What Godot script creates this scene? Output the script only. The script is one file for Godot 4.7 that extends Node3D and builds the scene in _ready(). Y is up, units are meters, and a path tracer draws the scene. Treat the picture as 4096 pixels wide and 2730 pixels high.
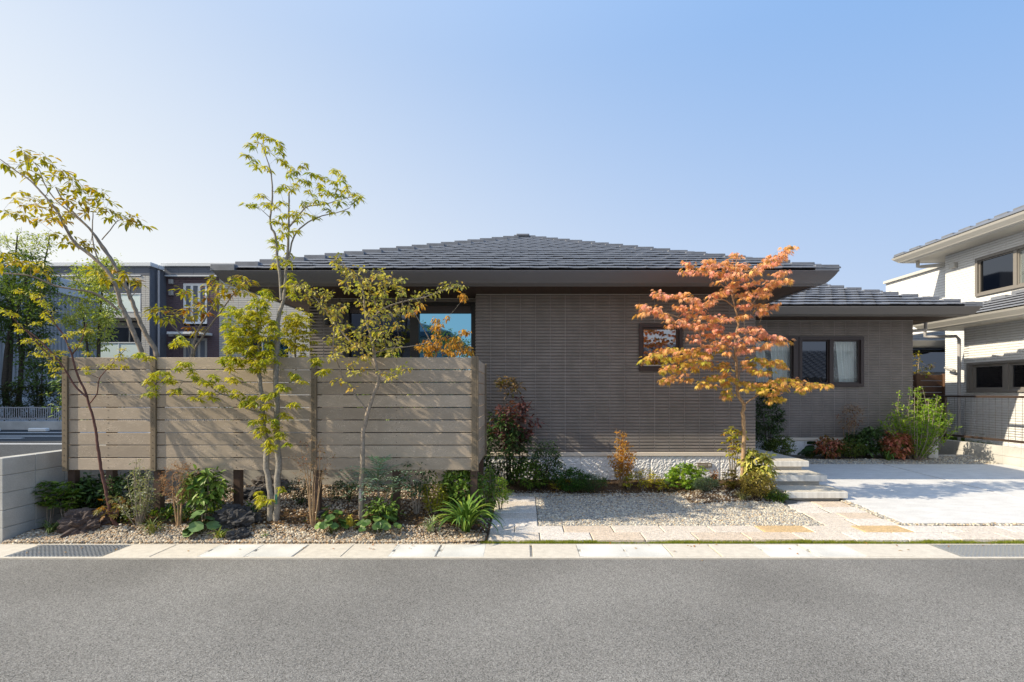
extends Node3D

# Survey numbers of the place: distances in metres, eye 1.73 m above the gutter.
const FL := 1178.0
const CX := 1202.0
const CY := 902.0
const EYE := 1.73

var rng := RandomNumberGenerator.new()
var noise := FastNoiseLite.new()
var M := {}
var T := {}


class Mb:
	var v := PackedVector3Array()
	var n := PackedVector3Array()
	var c := PackedColorArray()
	var col := Color.WHITE
	var colored := false

	func tri(a: Vector3, b: Vector3, d: Vector3) -> void:  # counter-clockwise seen from outside
		var k := (b - a).cross(d - a).normalized()
		tri_n(a, b, d, k, k, k)

	func tri_n(a: Vector3, b: Vector3, d: Vector3, na: Vector3, nb: Vector3, nd: Vector3) -> void:
		v.append(a)
		v.append(d)
		v.append(b)
		n.append(na)
		n.append(nd)
		n.append(nb)
		if colored:
			c.append(col)
			c.append(col)
			c.append(col)

	func quad(a: Vector3, b: Vector3, d: Vector3, e: Vector3) -> void:
		tri(a, b, d)
		tri(a, d, e)

	func box(a: Vector3, b: Vector3) -> void:
		var x0 := minf(a.x, b.x)
		var x1 := maxf(a.x, b.x)
		var y0 := minf(a.y, b.y)
		var y1 := maxf(a.y, b.y)
		var z0 := minf(a.z, b.z)
		var z1 := maxf(a.z, b.z)
		quad(Vector3(x0, y0, z1), Vector3(x1, y0, z1), Vector3(x1, y1, z1), Vector3(x0, y1, z1))
		quad(Vector3(x1, y0, z0), Vector3(x0, y0, z0), Vector3(x0, y1, z0), Vector3(x1, y1, z0))
		quad(Vector3(x1, y0, z1), Vector3(x1, y0, z0), Vector3(x1, y1, z0), Vector3(x1, y1, z1))
		quad(Vector3(x0, y0, z0), Vector3(x0, y0, z1), Vector3(x0, y1, z1), Vector3(x0, y1, z0))
		quad(Vector3(x0, y1, z1), Vector3(x1, y1, z1), Vector3(x1, y1, z0), Vector3(x0, y1, z0))
		quad(Vector3(x0, y0, z0), Vector3(x1, y0, z0), Vector3(x1, y0, z1), Vector3(x0, y0, z1))

	func cbox(a: Vector3, b: Vector3, r: float) -> void:  # a box with chamfered edges
		var m := (a + b) / 2
		var h := (b - a).abs() / 2
		for ax in 3:
			var u := (ax + 1) % 3
			var w := (ax + 2) % 3
			for s in [-1.0, 1.0]:
				var q := []
				for k in [[-1, -1], [1, -1], [1, 1], [-1, 1]]:
					var p := Vector3.ZERO
					p[ax] = s * h[ax]
					p[u] = k[0] * (h[u] - r)
					p[w] = k[1] * (h[w] - r)
					q.append(m + p)
				if s > 0:
					quad(q[0], q[1], q[2], q[3])
				else:
					quad(q[3], q[2], q[1], q[0])
			for s in [-1.0, 1.0]:
				for t in [-1.0, 1.0]:
					var p := [Vector3.ZERO, Vector3.ZERO, Vector3.ZERO, Vector3.ZERO]
					for e in 4:
						p[e][ax] = (h[ax] - r) * (-1.0 if e == 0 or e == 3 else 1.0)
						p[e][u] = s * (h[u] if e < 2 else h[u] - r)
						p[e][w] = t * (h[w] - r if e < 2 else h[w])
					if s * t < 0:
						quad(m + p[0], m + p[1], m + p[2], m + p[3])
					else:
						quad(m + p[3], m + p[2], m + p[1], m + p[0])
		for sx in [-1.0, 1.0]:
			for sy in [-1.0, 1.0]:
				for sz in [-1.0, 1.0]:
					var p0 := m + Vector3(sx * h.x, sy * (h.y - r), sz * (h.z - r))
					var p1 := m + Vector3(sx * (h.x - r), sy * h.y, sz * (h.z - r))
					var p2 := m + Vector3(sx * (h.x - r), sy * (h.y - r), sz * h.z)
					if sx * sy * sz > 0:
						tri(p0, p1, p2)
					else:
						tri(p0, p2, p1)

	func tube(p: Array, r: Array, sides := 6) -> void:
		var k := p.size()
		var rings := []
		var side := Vector3.ZERO
		for i in k:
			var d: Vector3 = ((p[min(i + 1, k - 1)] as Vector3) - (p[max(i - 1, 0)] as Vector3)).normalized()
			if side == Vector3.ZERO:
				side = d.cross(Vector3(0.31, 0.2, 0.93)).normalized()
			side = (side - d * side.dot(d)).normalized()
			var up := d.cross(side)
			var ring := []
			for s in sides:
				var a := TAU * s / sides
				ring.append(side * cos(a) + up * sin(a))
			rings.append(ring)
		for i in k - 1:
			for s in sides:
				var t := (s + 1) % sides
				var a: Vector3 = rings[i][s]
				var b: Vector3 = rings[i][t]
				var e: Vector3 = rings[i + 1][s]
				var f: Vector3 = rings[i + 1][t]
				tri_n(p[i] + a * r[i], p[i] + b * r[i], p[i + 1] + f * r[i + 1], a, b, f)
				tri_n(p[i] + a * r[i], p[i + 1] + f * r[i + 1], p[i + 1] + e * r[i + 1], a, f, e)
		for s in range(1, sides - 1):
			tri(p[k - 1] + rings[k - 1][0] * r[k - 1], p[k - 1] + rings[k - 1][s] * r[k - 1], p[k - 1] + rings[k - 1][s + 1] * r[k - 1])
			tri(p[0] + rings[0][0] * r[0], p[0] + rings[0][s + 1] * r[0], p[0] + rings[0][s] * r[0])

	func leaf(p: Vector3, d: Vector3, up: Vector3, l: float, w: float, style: int, bend: float) -> void:
		var s := d.cross(up)
		if s.length() < 0.05:
			s = d.cross(Vector3(1, 0.1, 0.3))
		s = s.normalized()
		var nn := s.cross(d).normalized()
		var drop := Vector3(0, -bend * l, 0)
		if style == 0:  # narrow leaf folded along its rib
			var m := p + d * l * 0.45 + drop * 0.22
			var tip := p + d * l * 0.96 + drop
			var a := m + s * w * 0.5 + nn * w * 0.18
			var b := m - s * w * 0.5 + nn * w * 0.18
			tri(p, a, m)
			tri(p, m, b)
			tri(m, a, tip)
			tri(m, tip, b)
		elif style == 1:  # oval leaf
			var c0 := p + d * l * 0.3 + drop * 0.1
			var c1 := p + d * l * 0.7 + drop * 0.5
			var tip := p + d * l + drop
			var e := nn * w * 0.14
			var a := c0 + s * w * 0.46 + e
			var b := c0 - s * w * 0.46 + e
			var f := c1 + s * w * 0.4 + e
			var g := c1 - s * w * 0.4 + e
			tri(p, a, c0)
			tri(p, c0, b)
			quad(c0, a, f, c1)
			quad(b, c0, c1, g)
			tri(c1, f, tip)
			tri(c1, tip, g)
		elif style == 2:  # hand-shaped leaf of five to seven points
			var hub := p + d * l * 0.22
			var lobes := [-2.1, -1.25, -0.6, 0.0, 0.6, 1.25, 2.1] if w > 0.9 else [-1.5, -0.75, 0.0, 0.75, 1.5]
			for i in lobes.size():
				var a: float = lobes[i]
				var len2: float = l * (0.78 - 0.16 * absf(a)) * (1.0 if w > 0.9 else 0.95)
				var q := d * cos(a) + s * sin(a)
				var r := s * cos(a) - d * sin(a)
				var tip := hub + q * len2 + drop * (0.35 + 0.65 * cos(a * 0.5))
				var k := hub + q * len2 * 0.42 + drop * 0.15
				tri(hub, k + r * len2 * 0.17, tip)
				tri(hub, tip, k - r * len2 * 0.17)
		elif style == 3:  # round leaf, a shallow saucer
			var ring := []
			for i in 8:
				var a := TAU * (i + 0.5) / 8.0 + PI
				ring.append(p + d * l * 0.5 + (d * cos(a) * l * 0.5 + s * sin(a) * w * 0.5) * (1.0 + 0.06 * sin(i * 3.7)) + nn * l * (0.1 + 0.05 * sin(i * 2.3 + l * 90.0)) + drop * (0.5 + 0.5 * cos(a)))
			var hub := p + d * l * 0.42 + drop * 0.4
			for i in 8:
				tri(hub, ring[(i + 1) % 8], ring[i])

	func mesh() -> ArrayMesh:
		var a := []
		a.resize(Mesh.ARRAY_MAX)
		a[Mesh.ARRAY_VERTEX] = v
		a[Mesh.ARRAY_NORMAL] = n
		if colored:
			a[Mesh.ARRAY_COLOR] = c
		var m := ArrayMesh.new()
		if v.size():
			m.add_surface_from_arrays(Mesh.PRIMITIVE_TRIANGLES, a)
		return m


func mb(colored := false) -> Mb:
	var m := Mb.new()
	m.colored = colored
	return m


func at(x: float, y: float, z: float) -> Vector3:  # a surveyed bearing and its distance, as a point of the place
	return Vector3((x - CX) / FL * z, EYE - (y - CY) / FL * z, -z)


func ss(a: float, b: float, x: float) -> float:
	return smoothstep(a, b, x)


func gy(x: float, z: float) -> float:  # height of the garden's ground, z metres from the eye
	var bump := noise.get_noise_2d(x * 60.0, z * 60.0) * 0.02 + noise.get_noise_2d(x * 200.0 + 50.0, z * 200.0) * 0.008
	if z < 5.82:
		return 0.012
	var right := 0.05 + 0.04 * maxf(0.0, z - 6.43)
	var bed := ss(8.1, 8.45, z) * (1.0 - ss(3.9, 4.1, x)) * 0.06
	var tree := 0.25 * exp(-(pow((x - 3.3) / 0.55, 2) + pow((z - 7.95) / 0.33, 2)))
	var r := right + (bed + tree) * (1.0 - ss(4.0, 4.3, x)) + bump * 0.25
	r += 0.04 * ss(10.75, 11.2, z)
	if x > -0.38:
		return r
	var m := ss(-5.95, -4.5, x)
	var l := 0.03 + (0.05 + 0.11 * m) * ss(5.85, 6.2, z) + (0.04 + 0.02 * m) * ss(6.2, 6.8, z) + 0.06 * ss(6.8, 7.9, z)
	l += bump * ss(5.85, 6.1, z)
	return lerpf(l, r, ss(-0.95, -0.4, x))


func spot(x: float, y: float) -> Vector3:  # where a bearing meets the garden's ground
	var z := 5.83
	while z < 12.0:
		var p := at(x, y, z)
		if p.y <= gy(p.x, z):
			return Vector3(p.x, gy(p.x, z), -z)
		z += 0.01
	return at(x, y, 12.0)


func rv() -> Vector3:
	return Vector3(rng.randf_range(-1, 1), rng.randf_range(-1, 1), rng.randf_range(-1, 1))


func tag(o: Node, label := "", category := "", group := "", kind := "") -> Node:
	if label:
		o.set_meta("label", label)
	if category:
		o.set_meta("category", category)
	if group:
		o.set_meta("group", group)
	if kind:
		o.set_meta("kind", kind)
	return o


func thing(called: String, label: String, category: String, p := Vector3.ZERO, group := "") -> Node3D:
	var o := Node3D.new()
	o.name = called
	add_child(o, true)
	o.position = p
	tag(o, label, category, group)
	return o


func inst(called: String, mesh: Mesh, m: Material, parent: Node = self, p := Vector3.ZERO) -> MeshInstance3D:
	var o := MeshInstance3D.new()
	o.name = called
	o.mesh = mesh
	o.material_override = m
	parent.add_child(o, true)
	o.position = p
	return o


func part(called: String, b: Mb, m: Material, parent: Node = self) -> MeshInstance3D:
	return inst(called, b.mesh(), m, parent)


func struct(called: String, b: Mb, m: Material) -> MeshInstance3D:
	var o := part(called, b, m)
	tag(o, "", "", "", "structure")
	return o


func node(called: String, parent: Node, p := Vector3.ZERO, yaw := 0.0) -> Node3D:
	var o := Node3D.new()
	o.name = called
	parent.add_child(o, true)
	o.position = p
	o.rotation.y = yaw
	return o


# ---------------------------------------------------------------- materials

func mat(called: String, c: Color, rough: float, o := {}) -> StandardMaterial3D:
	var m := StandardMaterial3D.new()
	m.resource_name = called
	m.albedo_color = c.linear_to_srgb()
	m.roughness = rough
	m.metallic_specular = o.get("spec", 0.5)
	m.metallic = o.get("metal", 0.0)
	if o.has("tex"):
		m.albedo_texture = T[o.tex]
		m.uv1_triplanar = true
		m.uv1_world_triplanar = true
		m.uv1_scale = o.get("scale", Vector3.ONE)
		m.uv1_offset = o.get("offset", Vector3.ZERO)
	if o.has("bump"):
		m.heightmap_enabled = true
		m.heightmap_texture = T[o.bump]
		m.heightmap_scale = o.get("bump_cm", 0.2)
		m.uv1_triplanar = true
		m.uv1_world_triplanar = true
		m.uv1_scale = o.get("scale", Vector3.ONE)
	if o.has("detail"):
		m.detail_enabled = true
		m.detail_albedo = T[o.detail]
		m.detail_mask = T.white
		m.detail_blend_mode = BaseMaterial3D.BLEND_MODE_MUL
		m.detail_uv_layer = BaseMaterial3D.DETAIL_UV_2
		m.uv2_triplanar = true
		m.uv2_world_triplanar = true
		m.uv2_scale = o.get("scale2", Vector3.ONE * 0.13)
	if o.get("vc", false):
		m.vertex_color_use_as_albedo = true
	if o.has("back"):
		m.backlight_enabled = true
		m.backlight = o.back
	M[called] = m
	return m


func cloud_tex(called: String, sd: int, freq: float, lo: float, hi: float, octaves := 4, size := 256) -> void:
	var f := FastNoiseLite.new()
	f.seed = sd
	f.noise_type = FastNoiseLite.TYPE_SIMPLEX_SMOOTH
	f.frequency = freq
	f.fractal_octaves = octaves
	var src := f.get_seamless_image(size, size)
	var im := Image.create(size, size, false, Image.FORMAT_RGB8)
	for y in size:
		for x in size:
			var k := clampf((src.get_pixel(x, y).r - 0.5) * 1.5 + 0.5, 0, 1)
			var g := lerpf(lo, hi, k)
			im.set_pixel(x, y, Color(g, g, g).linear_to_srgb())
	T[called] = ImageTexture.create_from_image(im)


func grain_tex(called: String, size: int, base: float, count: int, small: int, big: int, lo: float, hi: float, hue := 0.0) -> void:
	var im := Image.create(size, size, false, Image.FORMAT_RGB8)
	im.fill(Color(base, base, base).linear_to_srgb())
	for i in count:
		var g := rng.randf_range(lo, hi)
		var w := rng.randi_range(small, big)
		var h := rng.randi_range(small, big)
		var k := rng.randf_range(-hue, hue)
		im.fill_rect(Rect2i(rng.randi_range(0, size - w), rng.randi_range(0, size - h), w, h), Color(clampf(g + k, 0, 1), g, clampf(g - k * 1.4, 0, 1)).linear_to_srgb())
	T[called] = ImageTexture.create_from_image(im)


func wood_tex() -> void:  # embossed grain of the composite boards: thin pale contour lines along the board
	var w := 1024
	var h := 256
	var im := Image.create(w, h, false, Image.FORMAT_RGB8)
	var hi := Image.create(w, h, false, Image.FORMAT_RGB8)
	var f := FastNoiseLite.new()
	f.seed = 5
	f.frequency = 0.006
	f.fractal_octaves = 3
	var g := FastNoiseLite.new()
	g.seed = 9
	g.frequency = 0.05
	for y in h:
		for x in w:
			var k := f.get_noise_2d(x * 0.62, y * 3.4 * (1.0 + 0.0 * x))
			var q := fposmod(k * 9.0 + y * 0.035, 1.0)
			var line := clampf(1.0 - absf(q - 0.5) * 5.0, 0, 1) * clampf(0.5 + 1.6 * f.get_noise_2d(x * 0.8 + 900, y * 2.0), 0, 1)
			var fine := g.get_noise_2d(x * 0.35, y * 9.0) * 0.5 + 0.5
			var a := 0.5 + fine * 0.2 + line * 0.4
			im.set_pixel(x, y, Color(a, a, a).linear_to_srgb())
			var b := 0.35 + fine * 0.25 + line * 0.4
			hi.set_pixel(x, y, Color(b, b, b))
	T.wood = ImageTexture.create_from_image(im)
	T.wood_high = ImageTexture.create_from_image(hi)


func make_materials() -> void:
	var white := Image.create(4, 4, false, Image.FORMAT_RGB8)
	white.fill(Color.WHITE)
	T.white = ImageTexture.create_from_image(white)
	grain_tex("asphalt", 1024, 0.55, 110000, 2, 8, 0.2, 1.0, 0.01)
	grain_tex("fine", 512, 0.8, 60000, 1, 3, 0.66, 0.95, 0.01)
	grain_tex("granite", 512, 0.8, 30000, 2, 8, 0.5, 1.0, 0.04)
	grain_tex("soil", 512, 0.6, 30000, 2, 7, 0.25, 0.95, 0.08)
	cloud_tex("cloud", 3, 0.012, 0.78, 1.0)
	cloud_tex("stain", 8, 0.02, 0.55, 1.0, 5)
	cloud_tex("trowel", 31, 0.03, 0.87, 1.0, 6, 512)
	cloud_tex("rough", 12, 0.05, 0.0, 1.0, 4)
	wood_tex()
	mat("asphalt", Color(0.375, 0.362, 0.338), 0.9, {"tex": "asphalt", "scale": Vector3.ONE * 0.92, "bump": "asphalt", "bump_cm": 0.35, "detail": "cloud", "scale2": Vector3(0.11, 0.11, 0.11), "spec": 0.3})
	mat("lot", Color(0.1, 0.105, 0.11), 0.9, {"tex": "asphalt", "scale": Vector3.ONE * 0.5, "spec": 0.3})
	mat("earth", Color(0.3, 0.28, 0.24), 1.0, {"tex": "soil", "scale": Vector3.ONE * 0.5})
	mat("soil", Color(0.17, 0.115, 0.075), 1.0, {"tex": "soil", "scale": Vector3.ONE * 1.3, "bump": "soil", "bump_cm": 1.2, "spec": 0.2})
	mat("gravel_under", Color(0.3, 0.28, 0.25), 1.0, {"tex": "soil", "scale": Vector3.ONE * 2.0, "bump": "soil", "bump_cm": 1.0, "spec": 0.2})
	mat("slab_dark", Color(0.78, 0.72, 0.62), 0.85, {"tex": "fine", "scale": Vector3.ONE * 1.4, "detail": "trowel", "scale2": Vector3.ONE * 0.6, "spec": 0.3})
	mat("slab_light", Color(0.86, 0.85, 0.8), 0.8, {"tex": "fine", "scale": Vector3.ONE * 1.4, "detail": "cloud", "scale2": Vector3.ONE * 0.5, "spec": 0.3})
	mat("concrete", Color(0.72, 0.7, 0.66), 0.85, {"tex": "fine", "scale": Vector3.ONE, "detail": "cloud", "scale2": Vector3.ONE * 0.35, "spec": 0.3})
	mat("drive", Color(0.82, 0.81, 0.79), 0.8, {"tex": "fine", "scale": Vector3.ONE * 0.8, "detail": "trowel", "scale2": Vector3(0.16, 0.16, 0.3), "spec": 0.3})
	mat("step_top", Color(0.74, 0.68, 0.57), 0.9, {"tex": "granite", "scale": Vector3.ONE * 1.6, "spec": 0.3})
	mat("step_side", Color(0.95, 0.93, 0.88), 0.85, {"tex": "fine", "scale": Vector3(7, 0.8, 7), "detail": "cloud", "scale2": Vector3(3.0, 0.5, 3.0), "spec": 0.3})
	mat("block", Color(0.66, 0.65, 0.61), 0.95, {"tex": "fine", "scale": Vector3.ONE * 1.1, "bump": "granite", "bump_cm": 0.2, "detail": "cloud", "scale2": Vector3.ONE * 0.4, "spec": 0.25})
	mat("mortar", Color(0.4, 0.39, 0.37), 1.0)
	mat("stucco", Color(0.62, 0.59, 0.53), 0.95, {"tex": "fine", "scale": Vector3.ONE, "detail": "cloud", "scale2": Vector3.ONE * 0.4})
	for i in 4:
		var c: Color = [Color(0.9, 0.8, 0.69), Color(0.95, 0.88, 0.8), Color(0.86, 0.72, 0.58), Color(0.84, 0.6, 0.33)][i]
		mat("granite_%d" % i, c, 0.95, {"tex": "granite", "scale": Vector3.ONE * 1.1, "bump": "granite", "bump_cm": 1.4, "detail": "trowel", "scale2": Vector3.ONE * 0.7, "spec": 0.3})
	for i in 4:
		mat("board_%d" % i, Color(0.65, 0.54, 0.425) * [1.0, 0.84, 1.1, 0.92][i], 0.8, {"tex": "wood", "scale": Vector3(0.55, 2.1, 0.55), "offset": Vector3(i * 0.37, i * 0.29 + 0.11, i * 0.2), "bump": "wood_high", "bump_cm": 0.5, "spec": 0.25})
	mat("post", Color(0.3, 0.24, 0.17), 0.7, {"tex": "wood", "scale": Vector3(3, 0.7, 3), "spec": 0.3})
	mat("leg", Color(0.075, 0.045, 0.033), 0.5)
	mat("screw", Color(0.05, 0.045, 0.04), 0.4, {"metal": 0.6})
	mat("tile_wall", Color(0.32, 0.288, 0.27), 0.75, {"tex": "fine", "scale": Vector3.ONE * 2.2, "detail": "cloud", "scale2": Vector3.ONE * 0.7, "spec": 0.35})
	mat("grout", Color(0.19, 0.172, 0.165), 0.9)
	mat("joint", Color(0.3, 0.275, 0.262), 0.8)
	mat("trim", Color(0.72, 0.64, 0.55), 0.5)
	mat("foundation", Color(0.95, 0.95, 0.96), 0.9, {"tex": "fine", "scale": Vector3.ONE * 2})
	mat("roof", Color(0.21, 0.228, 0.268), 0.45, {"tex": "fine", "scale": Vector3.ONE * 3, "detail": "cloud", "scale2": Vector3.ONE * 1.1, "spec": 0.5})
	mat("roof_b", Color(0.22, 0.235, 0.272), 0.46, {"tex": "fine", "scale": Vector3.ONE * 3, "spec": 0.5})
	mat("roof_cap", Color(0.07, 0.08, 0.1), 0.4, {"spec": 0.5})
	mat("fascia", Color(0.155, 0.152, 0.168), 0.45, {"spec": 0.5})
	mat("fascia_wing", Color(0.16, 0.15, 0.145), 0.5, {"spec": 0.4})
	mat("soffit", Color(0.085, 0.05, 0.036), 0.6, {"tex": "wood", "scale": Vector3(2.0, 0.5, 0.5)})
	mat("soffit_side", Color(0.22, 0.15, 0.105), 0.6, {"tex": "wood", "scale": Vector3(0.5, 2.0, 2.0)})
	mat("frame", Color(0.045, 0.032, 0.032), 0.4)
	mat("black", Color(0.015, 0.014, 0.014), 0.5)
	mat("mirror", Color(0.16, 0.38, 0.56), 0.02, {"metal": 1.0})
	mat("grey_mirror", Color(0.3, 0.31, 0.34), 0.03, {"metal": 1.0})
	mat("dark_mirror", Color(0.09, 0.1, 0.12), 0.03, {"metal": 1.0})
	var g := mat("glass", Color(0.8, 0.9, 0.9), 0.02, {"spec": 0.8})
	g.transparency = BaseMaterial3D.TRANSPARENCY_ALPHA
	g.albedo_color.a = 0.08
	mat("frost", Color(0.62, 0.72, 0.68), 0.5)
	mat("curtain", Color(0.68, 0.76, 0.76), 0.9, {"back": Color(0.4, 0.42, 0.4)})
	mat("room", Color(0.07, 0.07, 0.07), 0.9)
	mat("white_wall", Color(0.9, 0.91, 0.92), 0.8, {"tex": "fine", "scale": Vector3.ONE * 2, "spec": 0.3})
	mat("white_grout", Color(0.5, 0.49, 0.47), 0.9)
	mat("cream", Color(0.54, 0.525, 0.49), 0.5)
	mat("cream_soffit", Color(0.55, 0.52, 0.46), 0.6)
	mat("grey_frame", Color(0.2, 0.185, 0.17), 0.45)
	mat("alu", Color(0.45, 0.44, 0.42), 0.4, {"metal": 0.3})
	mat("pipe", Color(0.4, 0.39, 0.4), 0.4)
	mat("rail", Color(0.055, 0.038, 0.03), 0.5)
	mat("screen_wood", Color(0.17, 0.09, 0.055), 0.7, {"tex": "wood", "scale": Vector3(0.6, 2, 2)})
	mat("apart_tile", Color(0.42, 0.43, 0.43), 0.8, {"tex": "fine", "scale": Vector3.ONE})
	mat("apart_dark", Color(0.16, 0.175, 0.21), 0.8, {"tex": "fine", "scale": Vector3.ONE})
	mat("apart_brick", Color(0.17, 0.115, 0.13), 0.8, {"tex": "granite", "scale": Vector3.ONE * 0.6})
	mat("apart_light", Color(0.6, 0.58, 0.54), 0.8, {"tex": "fine", "scale": Vector3.ONE})
	mat("apart_trim", Color(0.6, 0.62, 0.64), 0.5)
	mat("corrugated", Color(0.36, 0.38, 0.41), 0.5, {"spec": 0.4, "detail": "cloud", "scale2": Vector3.ONE * 0.2})
	mat("coping", Color(0.45, 0.5, 0.55), 0.5)
	mat("paint", Color(0.8, 0.8, 0.8), 0.7)
	mat("stop", Color(0.75, 0.73, 0.7), 0.85)
	mat("rock_brown", Color(0.17, 0.125, 0.115), 0.9, {"tex": "soil", "scale": Vector3.ONE * 2.0, "detail": "stain", "scale2": Vector3.ONE * 2.2, "bump": "soil", "bump_cm": 1.0})
	mat("rock_dark", Color(0.115, 0.115, 0.125), 0.9, {"tex": "soil", "scale": Vector3.ONE * 3.0, "detail": "stain", "scale2": Vector3.ONE * 2.0, "bump": "soil", "bump_cm": 1.2})
	mat("rock_grey", Color(0.3, 0.26, 0.24), 0.9, {"tex": "soil", "scale": Vector3.ONE * 2.5, "detail": "stain", "scale2": Vector3.ONE * 2.0, "bump": "soil", "bump_cm": 1.0})
	mat("pebble", Color(1, 1, 1), 0.75, {"vc": true})
	mat("steel", Color(0.5, 0.52, 0.54), 0.45, {"metal": 0.7})
	mat("pit", Color(0.03, 0.03, 0.035), 0.9)
	mat("leaf", Color(1, 1, 1), 0.45, {"vc": true, "back": Color(0.9, 0.92, 0.5), "spec": 0.4})
	mat("leaf_matt", Color(1, 1, 1), 0.7, {"vc": true, "back": Color(0.9, 0.85, 0.6), "spec": 0.3})
	mat("leaf_gloss", Color(1, 1, 1), 0.45, {"vc": true, "back": Color(0.25, 0.3, 0.15), "spec": 0.35})
	mat("room_shade", Color(0.02, 0.02, 0.022), 0.9)  # near-black standing in for the shade inside the wing room
	mat("bark_grey", Color(0.36, 0.33, 0.29), 0.9, {"tex": "stain", "scale": Vector3(9, 4, 9), "spec": 0.2})
	mat("bark_pale", Color(0.38, 0.32, 0.26), 0.9, {"tex": "stain", "scale": Vector3(6, 3, 6), "spec": 0.2})
	mat("bark_red", Color(0.17, 0.085, 0.07), 0.8, {"tex": "stain", "scale": Vector3(6, 3, 6), "spec": 0.3})
	mat("bark_maple", Color(0.5, 0.34, 0.2), 0.85, {"tex": "stain", "scale": Vector3(8, 3, 8), "spec": 0.3})
	mat("bark_dark", Color(0.09, 0.075, 0.06), 0.9, {"tex": "stain", "scale": Vector3(6, 3, 6), "spec": 0.2})
	mat("tag_green", Color(0.03, 0.16, 0.12), 0.5)
	mat("tag_grey", Color(0.35, 0.33, 0.33), 0.5)
	mat("plate", Color(0.33, 0.28, 0.22), 0.4, {"metal": 0.4})
	mat("letter", Color(0.55, 0.52, 0.48), 0.4)
	mat("plaster", Color(0.45, 0.44, 0.43), 0.9)
	mat("kawara", Color(0.16, 0.17, 0.19), 0.35)


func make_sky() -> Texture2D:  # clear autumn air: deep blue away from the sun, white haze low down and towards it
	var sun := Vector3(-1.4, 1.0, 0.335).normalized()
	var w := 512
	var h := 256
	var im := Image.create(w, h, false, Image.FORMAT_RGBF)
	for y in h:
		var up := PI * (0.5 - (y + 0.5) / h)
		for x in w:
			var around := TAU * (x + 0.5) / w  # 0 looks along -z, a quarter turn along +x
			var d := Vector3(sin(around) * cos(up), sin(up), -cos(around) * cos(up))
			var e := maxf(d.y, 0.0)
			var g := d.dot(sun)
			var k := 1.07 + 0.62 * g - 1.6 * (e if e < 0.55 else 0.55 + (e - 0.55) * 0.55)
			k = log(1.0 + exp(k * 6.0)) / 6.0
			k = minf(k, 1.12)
			var c := Color(0.17, 0.4, 0.82).lerp(Color(0.86, 0.9, 0.93), k) * (0.76 + 0.3 * ss(0.5, 1.0, e))  # sky above the view brightened beyond clear air, to fill the shade
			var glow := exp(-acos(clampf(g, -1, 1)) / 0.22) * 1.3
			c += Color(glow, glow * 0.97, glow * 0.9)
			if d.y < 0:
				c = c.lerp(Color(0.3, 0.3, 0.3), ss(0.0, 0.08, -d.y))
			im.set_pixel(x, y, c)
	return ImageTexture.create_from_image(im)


# surveyed bearings of leaf clusters and of the stems of the garden trees
const T1_CL := [[49, 344], [59, 353], [66, 373], [92, 362], [104, 359], [114, 375], [81, 408], [79, 397], [95, 406], [46, 375], [55, 393], [22, 390], [7, 375], [136, 390], [147, 397], [158, 408], [165, 415], [125, 403], [117, 430], [172, 412], [158, 434], [176, 432], [190, 430], [205, 434], [220, 437], [234, 441], [165, 448], [183, 459], [198, 448], [216, 459], [234, 456], [249, 463], [154, 459], [172, 470], [205, 474], [227, 478], [198, 489], [242, 478], [256, 489], [271, 492], [286, 503], [300, 496], [315, 503], [333, 518], [249, 500], [293, 514], [106, 456], [121, 467], [95, 474], [110, 478], [88, 478], [128, 496], [147, 492], [158, 492], [168, 492], [128, 507], [147, 507], [22, 489], [7, 485], [40, 492], [55, 489], [66, 503], [73, 470], [55, 470], [44, 441], [66, 452], [33, 456], [77, 459], [84, 503], [99, 503], [132, 540], [147, 540], [161, 544], [154, 558], [172, 555], [187, 558], [205, 555], [205, 566], [220, 621], [238, 619], [231, 632], [256, 622], [275, 624], [289, 628], [249, 639], [264, 643], [286, 644], [304, 639], [311, 643], [322, 654], [234, 643]]
const T1_LOW := [[4, 580], [11, 591], [22, 584], [37, 599], [7, 606], [48, 602], [70, 606], [84, 610], [99, 606], [92, 624], [103, 628]]
const T1B_CL := [[355, 708], [366, 712], [377, 708], [352, 723], [370, 727], [388, 716], [396, 730], [410, 723], [388, 734], [425, 723], [421, 664], [432, 668], [421, 675], [447, 686], [458, 694], [473, 683], [440, 705], [429, 712], [458, 712], [473, 719], [487, 657], [476, 668], [498, 668], [513, 654], [495, 683], [513, 675], [524, 664], [531, 639], [542, 646], [549, 654], [557, 635], [564, 654], [549, 668], [571, 646], [484, 639], [495, 643], [568, 672], [440, 727], [451, 723], [436, 752], [462, 756], [454, 763], [491, 697], [469, 701], [531, 675]]
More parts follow.
